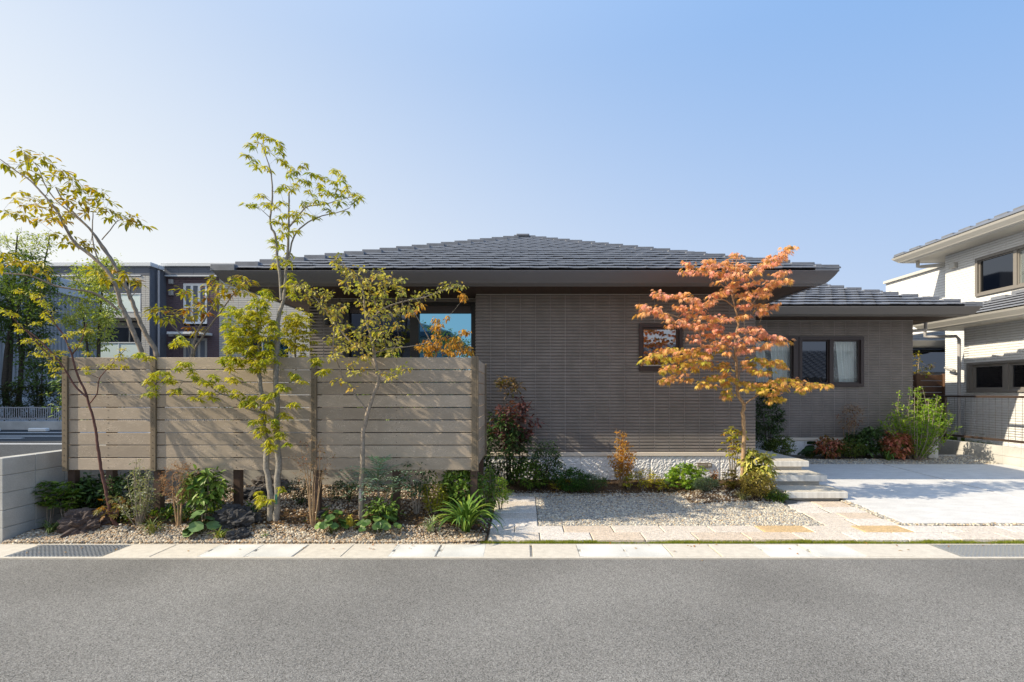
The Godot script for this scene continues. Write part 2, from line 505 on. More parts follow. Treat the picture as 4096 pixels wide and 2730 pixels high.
const T2_TOP := [[590, 309], [601, 306], [620, 317], [609, 315], [642, 327], [631, 320], [645, 335], [579, 335], [572, 331], [594, 327], [572, 357], [565, 355], [587, 368], [576, 375], [609, 335], [616, 349], [645, 349], [638, 342], [642, 364], [653, 368], [594, 386], [588, 379], [616, 390], [612, 382], [656, 375], [664, 382], [671, 390], [682, 393], [696, 382], [700, 375], [664, 404], [671, 397], [689, 412], [704, 415], [675, 428], [682, 423], [667, 434], [645, 430], [642, 437], [653, 426], [707, 417], [715, 397], [726, 401], [733, 404], [744, 408], [766, 393], [773, 390], [788, 401], [759, 415], [770, 419], [781, 415], [788, 415], [799, 426], [795, 434], [737, 423], [733, 430], [751, 437], [744, 445], [770, 445], [762, 448], [803, 441], [814, 445], [825, 448], [828, 456], [810, 467], [817, 459], [784, 448], [777, 434], [715, 445], [711, 437], [722, 463], [729, 459], [744, 463], [700, 463], [696, 470], [762, 485], [751, 478], [795, 485], [784, 463], [773, 467], [726, 500], [722, 496], [601, 447], [596, 448], [576, 470], [565, 469], [587, 470], [609, 467], [616, 470], [631, 474], [623, 467], [653, 467], [645, 463], [678, 485], [671, 492], [685, 507], [689, 496], [700, 489], [656, 492], [645, 496], [634, 507], [627, 507], [642, 511], [653, 522], [660, 514], [645, 529], [678, 531], [685, 529], [627, 547], [623, 551], [634, 555], [645, 544], [653, 540], [638, 569], [631, 566], [645, 562], [660, 536], [664, 580], [671, 588], [642, 591], [634, 588], [634, 606], [631, 610], [642, 606], [664, 606], [660, 599], [664, 628], [671, 635], [667, 643], [660, 654], [671, 675], [675, 683], [664, 668], [671, 664]]
const T2_LOWMASS := [[539, 719], [528, 708], [565, 727], [550, 712], [598, 690], [609, 679], [601, 708], [587, 701], [616, 683], [535, 752], [524, 741], [561, 752], [546, 763], [590, 749], [576, 741], [616, 756], [627, 749], [554, 782], [539, 774], [579, 774], [568, 763], [605, 782], [594, 771], [539, 800], [528, 793], [568, 807], [557, 800], [598, 815], [583, 800], [627, 800], [616, 793], [583, 837], [572, 826], [609, 822], [623, 818], [528, 818], [550, 837], [539, 826], [631, 774], [634, 756], [590, 727], [601, 738], [579, 719], [620, 727], [554, 738], [532, 767], [565, 789], [612, 807], [590, 851], [605, 840]]
const T2_ARM := [[330, 816], [322, 813], [337, 824], [348, 868], [341, 875], [355, 890], [352, 864], [352, 904], [344, 901], [381, 857], [370, 853], [388, 864], [399, 875], [385, 875], [403, 901], [410, 893], [421, 835], [414, 831], [440, 846], [429, 838], [454, 868], [447, 860], [476, 882], [465, 875], [473, 904], [484, 901], [454, 915], [447, 912], [491, 915], [513, 893], [505, 886], [531, 842], [524, 838], [542, 868], [535, 875], [520, 820], [513, 827], [549, 904], [542, 908], [571, 919], [579, 912], [560, 930], [407, 846], [495, 868], [487, 860], [421, 783], [407, 780], [429, 787], [403, 787]]
const T2_TRUNK := [[572, 919], [561, 926], [590, 926], [579, 930], [612, 908], [605, 915], [623, 908], [631, 901], [605, 937], [616, 930], [590, 967], [583, 970], [612, 959], [605, 952], [627, 967], [642, 886], [649, 893], [653, 890], [682, 868], [675, 864], [693, 875], [678, 860], [678, 926], [671, 926], [656, 956], [649, 952], [638, 981], [631, 974], [612, 989], [605, 981], [598, 996], [590, 985], [620, 1011], [612, 1018], [642, 1000], [649, 992], [664, 1018], [620, 1029], [623, 1022], [722, 824], [733, 827], [726, 835], [737, 853], [748, 849], [601, 1139], [594, 1131], [605, 1146], [616, 1153], [598, 1153], [645, 1120]]
const T2B_CL := [[664, 723], [675, 719], [689, 727], [700, 730], [660, 738], [678, 738], [693, 741], [707, 745], [667, 752], [685, 756], [700, 760], [656, 763], [675, 771], [693, 774], [707, 771], [664, 785], [682, 789], [700, 793], [660, 804], [678, 807], [696, 811], [707, 800], [653, 778], [671, 730]]
const T3_CL := [[770, 595], [773, 602], [788, 610], [795, 624], [781, 617], [803, 617], [810, 639], [799, 643], [828, 654], [817, 632], [836, 639], [847, 664], [839, 657], [869, 628], [861, 635], [876, 621], [883, 654], [876, 646], [891, 639], [909, 646], [916, 643], [902, 654], [920, 672], [927, 668], [913, 661], [836, 617], [795, 661], [817, 668], [832, 672], [854, 679], [869, 675], [883, 672], [861, 694], [876, 690], [847, 697], [891, 690], [832, 697], [850, 719], [839, 716], [861, 712], [880, 708], [832, 749], [843, 741], [858, 738], [869, 760], [880, 752], [858, 760], [883, 727], [894, 730], [913, 719], [905, 708], [924, 708], [935, 716], [832, 800], [825, 793], [839, 789], [858, 789], [869, 793], [810, 793], [817, 785], [788, 793], [799, 800], [898, 807], [887, 800], [876, 807], [836, 818], [847, 811], [883, 778], [902, 785], [916, 778], [913, 800], [869, 778], [847, 774], [832, 767], [814, 763], [795, 778], [781, 785], [887, 767], [865, 727], [898, 752], [913, 749]]
const T3_RIGHT := [[938, 701], [957, 679], [949, 686], [975, 675], [982, 672], [971, 683], [993, 675], [1012, 664], [1019, 654], [1004, 672], [1030, 657], [1048, 657], [1055, 654], [1041, 661], [1063, 657], [964, 697], [946, 712]]
const T3_LEFT := [[667, 654], [682, 657], [689, 654], [678, 664], [700, 661], [715, 664], [707, 675], [722, 672], [707, 686], [744, 701], [737, 694], [751, 708], [751, 679], [759, 675], [781, 716], [770, 708], [773, 723], [792, 705], [773, 749], [759, 705], [748, 712], [766, 727], [788, 752], [799, 749], [781, 763], [762, 778], [773, 796], [759, 789], [770, 811]]
const T3_LOW := [[770, 875], [781, 875], [810, 890], [803, 886], [799, 838], [810, 835], [817, 857], [806, 853], [828, 853], [839, 846], [836, 820], [843, 827], [905, 864], [898, 868], [916, 846], [924, 842], [931, 849], [909, 853], [938, 846], [887, 860], [880, 857], [773, 820], [762, 824]]
const DRY_CL := [[971, 800], [964, 793], [986, 793], [979, 782], [1001, 800], [993, 793], [1012, 785], [1008, 796], [993, 807], [986, 811], [1030, 789], [1026, 800], [1041, 778], [1037, 789], [1052, 782], [1048, 774], [1063, 763], [1070, 763], [1030, 804], [1037, 811], [1059, 807], [1077, 800], [1081, 807], [1066, 800], [1008, 741], [1004, 734], [1015, 745], [1026, 732], [1004, 756], [997, 749], [1001, 771], [1019, 774], [1044, 796], [1055, 793], [971, 701], [964, 705], [942, 723], [1066, 683], [1059, 675]]
const T4_CL := [[44, 668], [37, 668], [70, 672], [84, 683], [77, 679], [92, 679], [95, 654], [92, 650], [88, 690], [99, 697], [106, 697], [95, 694], [15, 716], [7, 712], [33, 723], [26, 723], [22, 719], [48, 756], [40, 745], [44, 760], [62, 782], [70, 778], [59, 785], [81, 785], [88, 789], [114, 782], [103, 782], [121, 785], [103, 807], [95, 800], [110, 804], [121, 811], [128, 807], [136, 815], [161, 767], [154, 771], [168, 763], [183, 763], [190, 760], [198, 756], [205, 760], [176, 789], [168, 793], [183, 793], [201, 811], [198, 811], [92, 815], [81, 811], [198, 844], [194, 844], [106, 727], [114, 734], [103, 719], [125, 741], [121, 734], [114, 716], [84, 741], [81, 745], [128, 829], [147, 807], [110, 705], [117, 818]]
const T4_RIGHT := [[253, 842], [245, 842], [260, 838], [242, 838], [267, 838], [282, 820], [278, 813], [289, 840], [282, 842], [201, 855], [198, 853], [286, 802], [275, 824], [125, 849], [114, 838], [136, 846], [128, 860], [117, 835]]
const T5_CL := [[1817, 568], [1810, 576], [1802, 583], [1795, 587], [1780, 590], [1788, 594], [1766, 598], [1773, 594], [1692, 587], [1689, 583], [1626, 596], [1634, 601], [1579, 601], [1583, 609], [1572, 623], [1583, 620], [1597, 623], [1608, 620], [1626, 623], [1619, 616], [1641, 609], [1648, 612], [1663, 601], [1670, 609], [1678, 612], [1700, 609], [1692, 616], [1714, 612], [1689, 631], [1670, 638], [1678, 627], [1656, 645], [1663, 634], [1711, 638], [1700, 634], [1722, 631], [1733, 623], [1751, 609], [1744, 616], [1758, 605], [1773, 605], [1784, 601], [1799, 623], [1791, 627], [1788, 631], [1813, 642], [1806, 645], [1799, 645], [1780, 645], [1788, 649], [1766, 653], [1773, 653], [1755, 664], [1744, 671], [1751, 660], [1692, 664], [1674, 671], [1681, 656], [1656, 675], [1667, 664], [1641, 678], [1648, 671], [1634, 689], [1626, 696], [1711, 685], [1703, 675], [1729, 678], [1722, 671], [1758, 678], [1747, 675], [1718, 704], [1707, 700], [1747, 707], [1740, 700], [1769, 704], [1758, 700], [1780, 702], [1755, 715], [1692, 649], [1707, 656], [1722, 653], [1736, 645], [1641, 627], [1656, 623], [1707, 726], [1700, 729], [1711, 722]]
const T5_MID := [[1513, 675], [1509, 671], [1535, 678], [1528, 678], [1564, 678], [1561, 675], [1583, 682], [1575, 675], [1601, 689], [1594, 685], [1484, 704], [1476, 700], [1502, 715], [1491, 707], [1513, 722], [1509, 711], [1476, 718], [1539, 729], [1528, 722], [1564, 711], [1557, 700], [1583, 715], [1575, 704], [1608, 707], [1601, 700], [1619, 726], [1612, 718], [1641, 733], [1634, 726], [1663, 733], [1656, 729], [1670, 733], [1546, 744], [1539, 737], [1572, 744], [1564, 737], [1594, 751], [1586, 744], [1619, 751], [1612, 744], [1604, 781], [1597, 773], [1634, 773], [1626, 766], [1656, 766], [1648, 759], [1670, 770], [1678, 766], [1634, 799], [1626, 792], [1656, 792], [1648, 784], [1670, 810], [1663, 799], [1670, 784], [1685, 788], [1590, 722], [1575, 729], [1597, 733], [1645, 751], [1634, 744], [1718, 759], [1711, 755], [1736, 755], [1729, 751], [1751, 770], [1744, 762], [1722, 781], [1714, 773], [1773, 773], [1766, 770], [1795, 777], [1788, 773], [1766, 788], [1777, 784], [1802, 781], [1747, 799], [1755, 792], [1722, 803], [1711, 795], [1733, 777], [1703, 788], [1703, 806]]
const T5_LOW := [[1495, 821], [1487, 825], [1517, 810], [1506, 814], [1542, 803], [1531, 803], [1557, 806], [1550, 799], [1539, 825], [1528, 821], [1564, 821], [1557, 817], [1583, 810], [1575, 803], [1594, 825], [1586, 817], [1550, 843], [1542, 839], [1531, 850], [1524, 847], [1568, 854], [1561, 847], [1542, 869], [1550, 861], [1520, 876], [1531, 872], [1575, 869], [1590, 839], [1583, 832], [1575, 836], [1612, 814], [1604, 806], [1619, 832], [1608, 828], [1597, 799], [1626, 817], [1597, 847], [1619, 810], [1641, 803], [1747, 825], [1740, 821], [1766, 836], [1758, 832], [1788, 832], [1780, 828], [1799, 839], [1729, 847], [1722, 843], [1744, 854], [1736, 850], [1766, 854], [1758, 858], [1722, 836], [1714, 828], [1619, 876], [1612, 883], [1637, 865], [1630, 869], [1656, 869], [1648, 861], [1670, 883], [1663, 876], [1667, 913], [1670, 905], [1670, 898], [1674, 861], [1681, 869], [1641, 883], [1707, 880], [1700, 876], [1725, 883], [1718, 880], [1747, 887], [1740, 883], [1766, 883], [1758, 880], [1788, 869], [1780, 872], [1810, 872], [1802, 869], [1832, 876], [1824, 872], [1846, 887], [1839, 880], [1868, 883], [1861, 880], [1890, 883], [1879, 883], [1901, 883], [1839, 898], [1846, 894], [1777, 905], [1769, 902], [1795, 916], [1788, 913], [1773, 920], [1751, 898], [1758, 894], [1810, 883], [1799, 891], [1784, 887], [1714, 894], [1619, 839], [1634, 832], [1656, 839], [1663, 832], [1645, 843], [1670, 847]]
const T1_A := [[330, 859], [326, 815], [311, 774], [289, 723], [275, 690], [269, 664], [253, 632], [234, 610], [205, 584], [172, 558], [150, 522], [136, 492], [117, 467], [88, 434], [66, 412], [33, 390], [0, 366]]
const T1_B := [[366, 859], [359, 811], [341, 778], [319, 734], [304, 694], [289, 657], [271, 624], [253, 591], [234, 562], [205, 525], [176, 496], [147, 463], [128, 430]]
const T1_C := [[271, 624], [256, 599], [234, 569], [205, 525], [158, 485], [121, 452], [99, 415], [88, 386], [55, 349]]
const T1_D := [[227, 602], [216, 566], [212, 540], [213, 507], [214, 485]]
const T1_E := [[271, 712], [234, 683], [205, 670], [176, 666], [128, 657], [95, 643], [59, 632], [0, 628]]
const T1_F := [[234, 551], [253, 529], [271, 507], [293, 503]]
const T1B_A := [[438, 859], [441, 815], [449, 778], [458, 752], [487, 708], [513, 675], [531, 654]]
const T1B_B := [[445, 837], [449, 800], [473, 763], [505, 719], [531, 683], [549, 661]]
const T1B_C := [[443, 807], [421, 774], [388, 741], [370, 723]]
const T2_R4 := [[635, 1196], [637, 1131], [639, 1058], [635, 981], [636, 930], [635, 857], [638, 783], [639, 747]]
const T2_R3 := [[638, 800], [638, 741], [645, 712], [653, 683], [655, 646], [658, 610], [662, 562], [664, 514], [664, 470], [664, 445]]
const T2_S := [[647, 690], [643, 635], [638, 599], [633, 544], [623, 522], [621, 500], [626, 452], [624, 408], [620, 386], [609, 353], [601, 331]]
const T2_BR1 := [[662, 606], [675, 544], [707, 511], [740, 496], [773, 489], [803, 478]]
const T2_BR2 := [[664, 522], [689, 492], [707, 474], [744, 470], [781, 459], [810, 452]]
const T2_L4 := [[621, 1196], [621, 1131], [613, 1076], [613, 1025], [605, 967], [601, 912], [595, 857], [594, 827]]
const T2_L3 := [[595, 822], [594, 800], [592, 727], [590, 690]]
const T2_ARMT := [[601, 948], [586, 945], [564, 937], [542, 915], [505, 904], [469, 879], [421, 875], [374, 868]]
const T3_T4 := [[831, 1196], [829, 1131], [832, 1076], [833, 1033], [836, 989], [845, 945], [858, 908], [869, 875], [863, 838], [859, 802]]
const T3_T3 := [[859, 829], [858, 800], [849, 763], [839, 727], [836, 683], [827, 654], [803, 621], [784, 602]]
const T3_LB := [[843, 945], [825, 919], [795, 882], [777, 838], [766, 802], [768, 761]]
const T3_LB2 := [[810, 793], [795, 774], [773, 749], [751, 719], [722, 683], [693, 661], [664, 650]]
const T3_RB1 := [[841, 745], [883, 708], [938, 690], [975, 683], [1015, 668], [1052, 657]]
const T3_RB2 := [[858, 811], [902, 800], [949, 795], [990, 785]]
const T3_RB3 := [[869, 875], [894, 868], [916, 853], [938, 848]]
const DRY_A := [[993, 844], [1004, 807], [990, 785], [971, 752], [957, 727], [942, 705]]
const DRY_B := [[1041, 844], [1044, 818], [1052, 793], [1063, 767]]
const DRY_C := [[997, 844], [1004, 800], [1001, 763], [1012, 741]]
const T4_A := [[278, 1214], [264, 1201], [255, 1183], [249, 1153], [242, 1120], [234, 1087], [227, 1040], [222, 1003], [216, 967], [205, 930], [198, 904], [179, 864], [165, 816], [159, 798]]
const T4_A2 := [[158, 800], [147, 771], [125, 741], [106, 708], [88, 683]]
const T4_B := [[198, 912], [172, 886], [147, 846], [121, 813], [92, 783], [59, 758]]
const T4_B2 := [[121, 826], [92, 796], [66, 767], [40, 741], [18, 719]]
const T4_C := [[207, 926], [223, 904], [227, 875], [238, 857], [253, 842], [286, 805]]
const T4_D := [[165, 816], [187, 783], [194, 758], [200, 743]]
const T5_T := [[1706, 1103], [1708, 1030], [1710, 993], [1707, 949], [1709, 931], [1696, 905], [1694, 876], [1692, 828], [1689, 803], [1692, 766], [1697, 740], [1689, 707], [1683, 675], [1689, 638], [1692, 601]]
const T5_B1 := [[1709, 931], [1729, 916], [1755, 902], [1795, 883], [1839, 880], [1876, 883]]
const T5_B2 := [[1692, 832], [1670, 803], [1634, 781], [1594, 755], [1557, 729], [1517, 715]]
const T5_B3 := [[1694, 883], [1670, 858], [1641, 847], [1601, 828], [1557, 821], [1520, 828]]
const T5_B4 := [[1697, 740], [1714, 715], [1736, 689], [1766, 660], [1788, 638]]
const T5_B5 := [[1689, 707], [1663, 689], [1637, 693], [1604, 707], [1575, 689], [1539, 678]]
const T5_B6 := [[1685, 675], [1656, 653], [1626, 627], [1594, 620]]
const T5_B7 := [[1691, 627], [1722, 623], [1758, 605], [1795, 587], [1817, 568]]
const T5_B8 := [[1692, 817], [1714, 806], [1747, 803], [1777, 784]]


# ---------------------------------------------------------------- ground

func patch(called: String, x0: float, x1: float, z0: float, z1: float, step: float, m: Material, lift := 0.0) -> void:
	var b := mb()
	var nx := int(ceil((x1 - x0) / step))
	var nz := int(ceil((z1 - z0) / step))
	var p := []
	var n := []
	for j in nz + 1:
		for i in nx + 1:
			var x := lerpf(x0, x1, float(i) / nx)
			var z := lerpf(z0, z1, float(j) / nz)
			p.append(Vector3(x, gy(x, z) + lift, -z))
			n.append(Vector3(gy(x - 0.02, z) - gy(x + 0.02, z), 0.04, gy(x, z + 0.02) - gy(x, z - 0.02)).normalized())
	for j in nz:
		for i in nx:
			var a := j * (nx + 1) + i
			var c := a + nx + 1
			b.tri_n(p[a], p[a + 1], p[c + 1], n[a], n[a + 1], n[c + 1])
			b.tri_n(p[a], p[c + 1], p[c], n[a], n[c + 1], n[c])
	struct(called, b, m)


func slab(x0: float, x1: float, y0: float, y1: float, z0: float, z1: float) -> Mb:  # z0, z1: metres from the eye
	var b := mb()
	b.box(Vector3(x0, y0, -z1), Vector3(x1, y1, -z0))
	return b


func build_ground() -> void:
	struct("ground", slab(-300, 300, -0.5, -0.06, -300, 300), M.earth)
	struct("road", slab(-80, 80, -0.3, 0.0, -3.2, 5.315), M.asphalt)
	patch("planting_bed", -5.93, -0.41, 5.812, 7.98, 0.06, M.soil)
	patch("gravel_bed", -0.41, 10.09, 5.812, 11.8, 0.08, M.gravel_under)
	patch("planting_bed", -0.4, 3.9, 8.15, 8.95, 0.06, M.soil, 0.012)
	patch("planting_bed", 2.45, 3.86, 7.5, 8.15, 0.06, M.soil, 0.012)
	# soil strips along the house
	struct("terrace", slab(-5.93, -0.9, -0.05, 0.6, 8.08, 9.2), M.gravel_under)

	# the gutter of cast covers between road and plots
	var base := mb()
	for q in [[-60.0, -5.42], [-4.42, 4.62], [6.57, 60.0]]:
		base.box(Vector3(q[0], -0.3, -5.784), Vector3(q[1], -0.012, -5.361))
	base.box(Vector3(-60, -0.3, -5.812), Vector3(60, -0.0112, -5.7845))
	base.box(Vector3(-60, -0.3, -5.3605), Vector3(60, -0.0112, -5.317))
	base.box(Vector3(-60, -0.011, -5.36), Vector3(60, 0.014, -5.319))
	base.box(Vector3(-60, -0.011, -5.81), Vector3(60, 0.016, -5.785))
	var gutter := struct("gutter", base, M.slab_dark)
	var meshes := []
	for k in 2:
		var b := mb()
		b.cbox(Vector3(0.036 if k else 0.004, -0.01, -5.782), Vector3(0.496, 0.017, -5.363), 0.004)
		if k:
			b.box(Vector3(0.004, -0.009, -5.782), Vector3(0.036, 0.0162, -5.61))
			b.box(Vector3(0.004, -0.009, -5.53), Vector3(0.036, 0.0162, -5.363))
		meshes.append(b.mesh())
	for i in range(-26, 30):
		var x := -0.415 + 0.5 * i
		if i in [-10, -9, 10, 11, 12, 13]:
			continue
		var light: bool = posmod(i, 4) >= 2
		var o := inst("drain_cover", meshes[1 if light else 0], M.slab_light if light else M.slab_dark, gutter, Vector3(x, rng.randf_range(-0.002, 0.002), 0))
		o.rotation.y = rng.randf_range(-0.003, 0.003)
	for k in 2:
		var x0 := -5.42 if k == 0 else 4.62
		var wide := 1.0 if k == 0 else 1.95
		var g := thing("drain_grating", ["steel drain grating in the gutter by the left block wall", "long galvanised drain grating in the gutter in front of the driveway"][k], "grating", Vector3(x0, 0, 0), "gratings in the gutter")
		var f := mb()
		f.box(Vector3(0, -0.01, -5.782), Vector3(wide, 0.012, -5.772))
		f.box(Vector3(0, -0.01, -5.374), Vector3(wide, 0.012, -5.364))
		f.box(Vector3(0, -0.01, -5.772), Vector3(0.012, 0.012, -5.374))
		f.box(Vector3(wide - 0.012, -0.01, -5.772), Vector3(wide, 0.012, -5.374))
		part("frame", f, M.steel, g)
		var bar := mb()
		bar.box(Vector3(0.013, -0.03, -0.007), Vector3(wide - 0.013, 0.0125, 0.007))
		var bm := bar.mesh()
		for i in 8:
			inst("bar", bm, M.steel, g, Vector3(0, 0, -5.405 - i * 0.048))
		var rods := mb()
		var n := int(wide / 0.045)
		for i in n:
			var x := 0.02 + i * 0.045
			rods.box(Vector3(x, -0.008, -5.771), Vector3(x + 0.01, 0.0155, -5.375))
		tag(part("cross_rods", rods, M.steel, g), "", "", "", "stuff")
		var pit := mb()
		pit.box(Vector3(0.013, -0.2, -5.77), Vector3(wide - 0.013, -0.15, -5.376))
		part("pit", pit, M.pit, g)

	# granite paving: two rows along the gutter, a leg towards the fence gap and one up to the steps
	var paving := mb()
	paving.box(Vector3(-0.405, -0.2, -6.42), Vector3(9.8, 0.03, -5.84))
	var path := struct("path", paving, M.mortar)
	var stones := []
	for k in 4:
		var b := mb()
		b.cbox(Vector3(-0.294, -0.07, -0.144), Vector3(0.294, 0.0, 0.144), 0.008)
		stones.append(b.mesh())
	var lay := func(x: float, z: float, wx := 1.0):
		var kind: int = [0, 1, 0, 1, 2, 0, 1][rng.randi_range(0, 6)]
		if (absf(x - 2.97) < 0.3 and z > 6.2 and z < 6.4) or (absf(x - 4.17) < 0.3 and z > 6.2 and z < 6.4):
			kind = 3
		var o := inst("paving_stone", stones[kind], M["granite_%d" % kind], path, Vector3(x, 0.062 + 0.04 * maxf(0.0, z - 6.43) + rng.randf_range(-0.003, 0.003), -z))
		o.scale.x = wx
		o.rotation = Vector3((0.04 if z > 6.43 else 0.0) + rng.randf_range(-0.006, 0.006), rng.randf_range(-0.004, 0.004), rng.randf_range(-0.004, 0.004))
	for i in 17:
		lay.call(-0.105 + i * 0.6, 5.985)
	lay.call(-0.255, 6.285, 0.5)
	for i in 16:
		lay.call(0.195 + i * 0.6, 6.285)
	for r in 5:
		lay.call(-0.11, 6.585 + r * 0.3)
	for r in 4:
		for c in 2:
			if r % 2:
				lay.call(4.05 + c * 0.45, 6.585 + r * 0.3, 0.75)
			else:
				lay.call(4.0 + c * 0.52 , 6.585 + r * 0.3, 0.66 if c == 0 else 1.0)

	# the driveway
	for k in 2:
		var b := mb()
		var x0 := 4.82 if k == 0 else 7.545
		var x1 := 7.51 if k == 0 else 10.07
		var q := []
		for p in [[x0, 6.5], [x1, 6.5], [x1, 10.7], [x0, 10.7]]:
			q.append(Vector3(p[0], 0.075 + 0.036 * (p[1] - 6.43), -p[1]))
		var dn := Vector3(0, -0.12, 0)
		var u := Vector3(0, 0.006, 0)
		var q2 := [q[0] + Vector3(0.008, 0.006, -0.008), q[1] + Vector3(-0.008, 0.006, -0.008), q[2] + Vector3(-0.008, 0.006, 0.008), q[3] + Vector3(0.008, 0.006, 0.008)]
		b.quad(q2[0], q2[1], q2[2], q2[3])
		for i in 4:
			var j := (i + 1) % 4
			b.quad(q[i], q[j], q2[j], q2[i])
			b.quad(q[i] + dn, q[j] + dn, q[j], q[i])
		struct("driveway", b, M.drive)

	# behind the left wall: a parking lot with its markings
	struct("parking_lot", slab(-60, -6.12, -0.1, 0.4, 6.4, 18.35), M.lot)
	var ramp := mb()
	ramp.quad(Vector3(-60, 0.004, -5.83), Vector3(-6.12, 0.004, -5.83), Vector3(-6.12, 0.4, -6.41), Vector3(-60, 0.4, -6.41))
	struct("ramp", ramp, M.lot)
	for k in 5:
		var z: float = [17.0, 15.6, 14.9, 13.2, 12.4][k]
		struct("lot_marking", slab(-30, [-12.2, -12.6, -14.6, -11.0, -13.0][k], 0.4, 0.404, z, z + 0.12), M.paint)
	struct("back_ground", slab(-60, 60, -0.1, 0.35, 18.4, 60), M.earth)
	struct("neighbour_yard", slab(10.26, 60, -0.1, 0.42, 6.0, 18.4), M.gravel_under)
	var lawn := mb(true)
	for i in 9000:
		var x := rng.randf_range(10.3, 11.85)
		var z := rng.randf_range(12.0, 15.2)
		lawn.col = Color(0.09, 0.17, 0.03).lerp(Color(0.16, 0.24, 0.05), rng.randf())
		var p := Vector3(x, 0.42, -z)
		var q := p + Vector3(rng.randf_range(-0.03, 0.03), rng.randf_range(0.08, 0.16), rng.randf_range(-0.03, 0.03))
		var s := Vector3(rng.randf_range(-1, 1), 0, rng.randf_range(-1, 1)).normalized() * 0.008
		lawn.tri(p - s, p + s, q)
	tag(part("lawn", lawn, M.leaf), "strip of green grass along the white neighbouring house", "grass", "", "stuff")

	# moss and short grass in the joint between gutter and paving
	var moss := mb(true)
	for i in 34000:
		var x := rng.randf_range(-0.5, 9.8)
		var t := noise.get_noise_1d(x * 90.0)
		if rng.randf() > 0.62 + t * 0.9:
			continue
		var z := 5.835 + rng.randf_range(-0.022, 0.016)
		moss.col = Color(0.2, 0.28, 0.03).lerp(Color(0.4, 0.4, 0.07), rng.randf())
		var p := Vector3(x, 0.01, -z)
		var h := rng.randf_range(0.02, 0.055) * (0.8 + t)
		var s := Vector3(rng.randf_range(-1, 1), 0, rng.randf_range(-0.6, 0.6)).normalized() * 0.004
		moss.tri(p - s, p + s, p + Vector3(rng.randf_range(-0.02, 0.02), h, rng.randf_range(-0.015, 0.02)))
	tag(part("joint_grass", moss, M.leaf), "thin line of moss and grass between gutter and paving", "grass", "", "stuff")


func pebble_mesh(sd: int) -> ArrayMesh:
	var r := RandomNumberGenerator.new()
	r.seed = sd
	var b := mb(true)
	var rows := 4
	var cols := 6
	var p := []
	for j in rows + 1:
		for i in cols:
			var a := TAU * i / cols + j * 0.4
			var t := PI * j / rows
			var d := Vector3(sin(t) * cos(a), cos(t), sin(t) * sin(a))
			p.append(d * r.randf_range(0.82, 1.12))
	for i in cols:
		p[i] = p[0]
		p[rows * cols + i] = p[rows * cols]
	for j in rows:
		for i in cols:
			var k := (i + 1) % cols
			var a: Vector3 = p[j * cols + i]
			var c: Vector3 = p[j * cols + k]
			var e: Vector3 = p[(j + 1) * cols + i]
			var f: Vector3 = p[(j + 1) * cols + k]
			if j > 0:
				b.tri_n(a, c, f, a.normalized(), c.normalized(), f.normalized())
			if j < rows - 1:
				b.tri_n(a, f, e, a.normalized(), f.normalized(), e.normalized())
	return b.mesh()


func pebbles(called: String, label: String, pts: PackedVector3Array, cols: Array, s0: float, s1: float, sd: int) -> void:
	var mm := MultiMesh.new()
	mm.transform_format = MultiMesh.TRANSFORM_3D
	mm.use_colors = true
	mm.mesh = pebble_mesh(sd)
	mm.instance_count = pts.size()
	for i in pts.size():
		var s := rng.randf_range(s0, s1) * (1.35 if rng.randf() < 0.12 else 1.0)
		var bs := Basis.from_euler(Vector3(rng.randf_range(-0.5, 0.5), rng.randf_range(0, TAU), rng.randf_range(-0.5, 0.5))) * Basis.from_scale(Vector3(s, s * rng.randf_range(0.45, 0.75), s * rng.randf_range(0.6, 0.95)))
		mm.set_instance_transform(i, Transform3D(bs, pts[i] + Vector3(0, s * rng.randf_range(0.0, 0.45), 0)))
		var c: Color = cols[rng.randi_range(0, cols.size() - 1)]
		mm.set_instance_color(i, c * rng.randf_range(0.62, 1.08))
	var o := MultiMeshInstance3D.new()
	o.name = called
	o.multimesh = mm
	o.material_override = M.pebble
	add_child(o, true)
	tag(o, label, "gravel", "", "stuff")


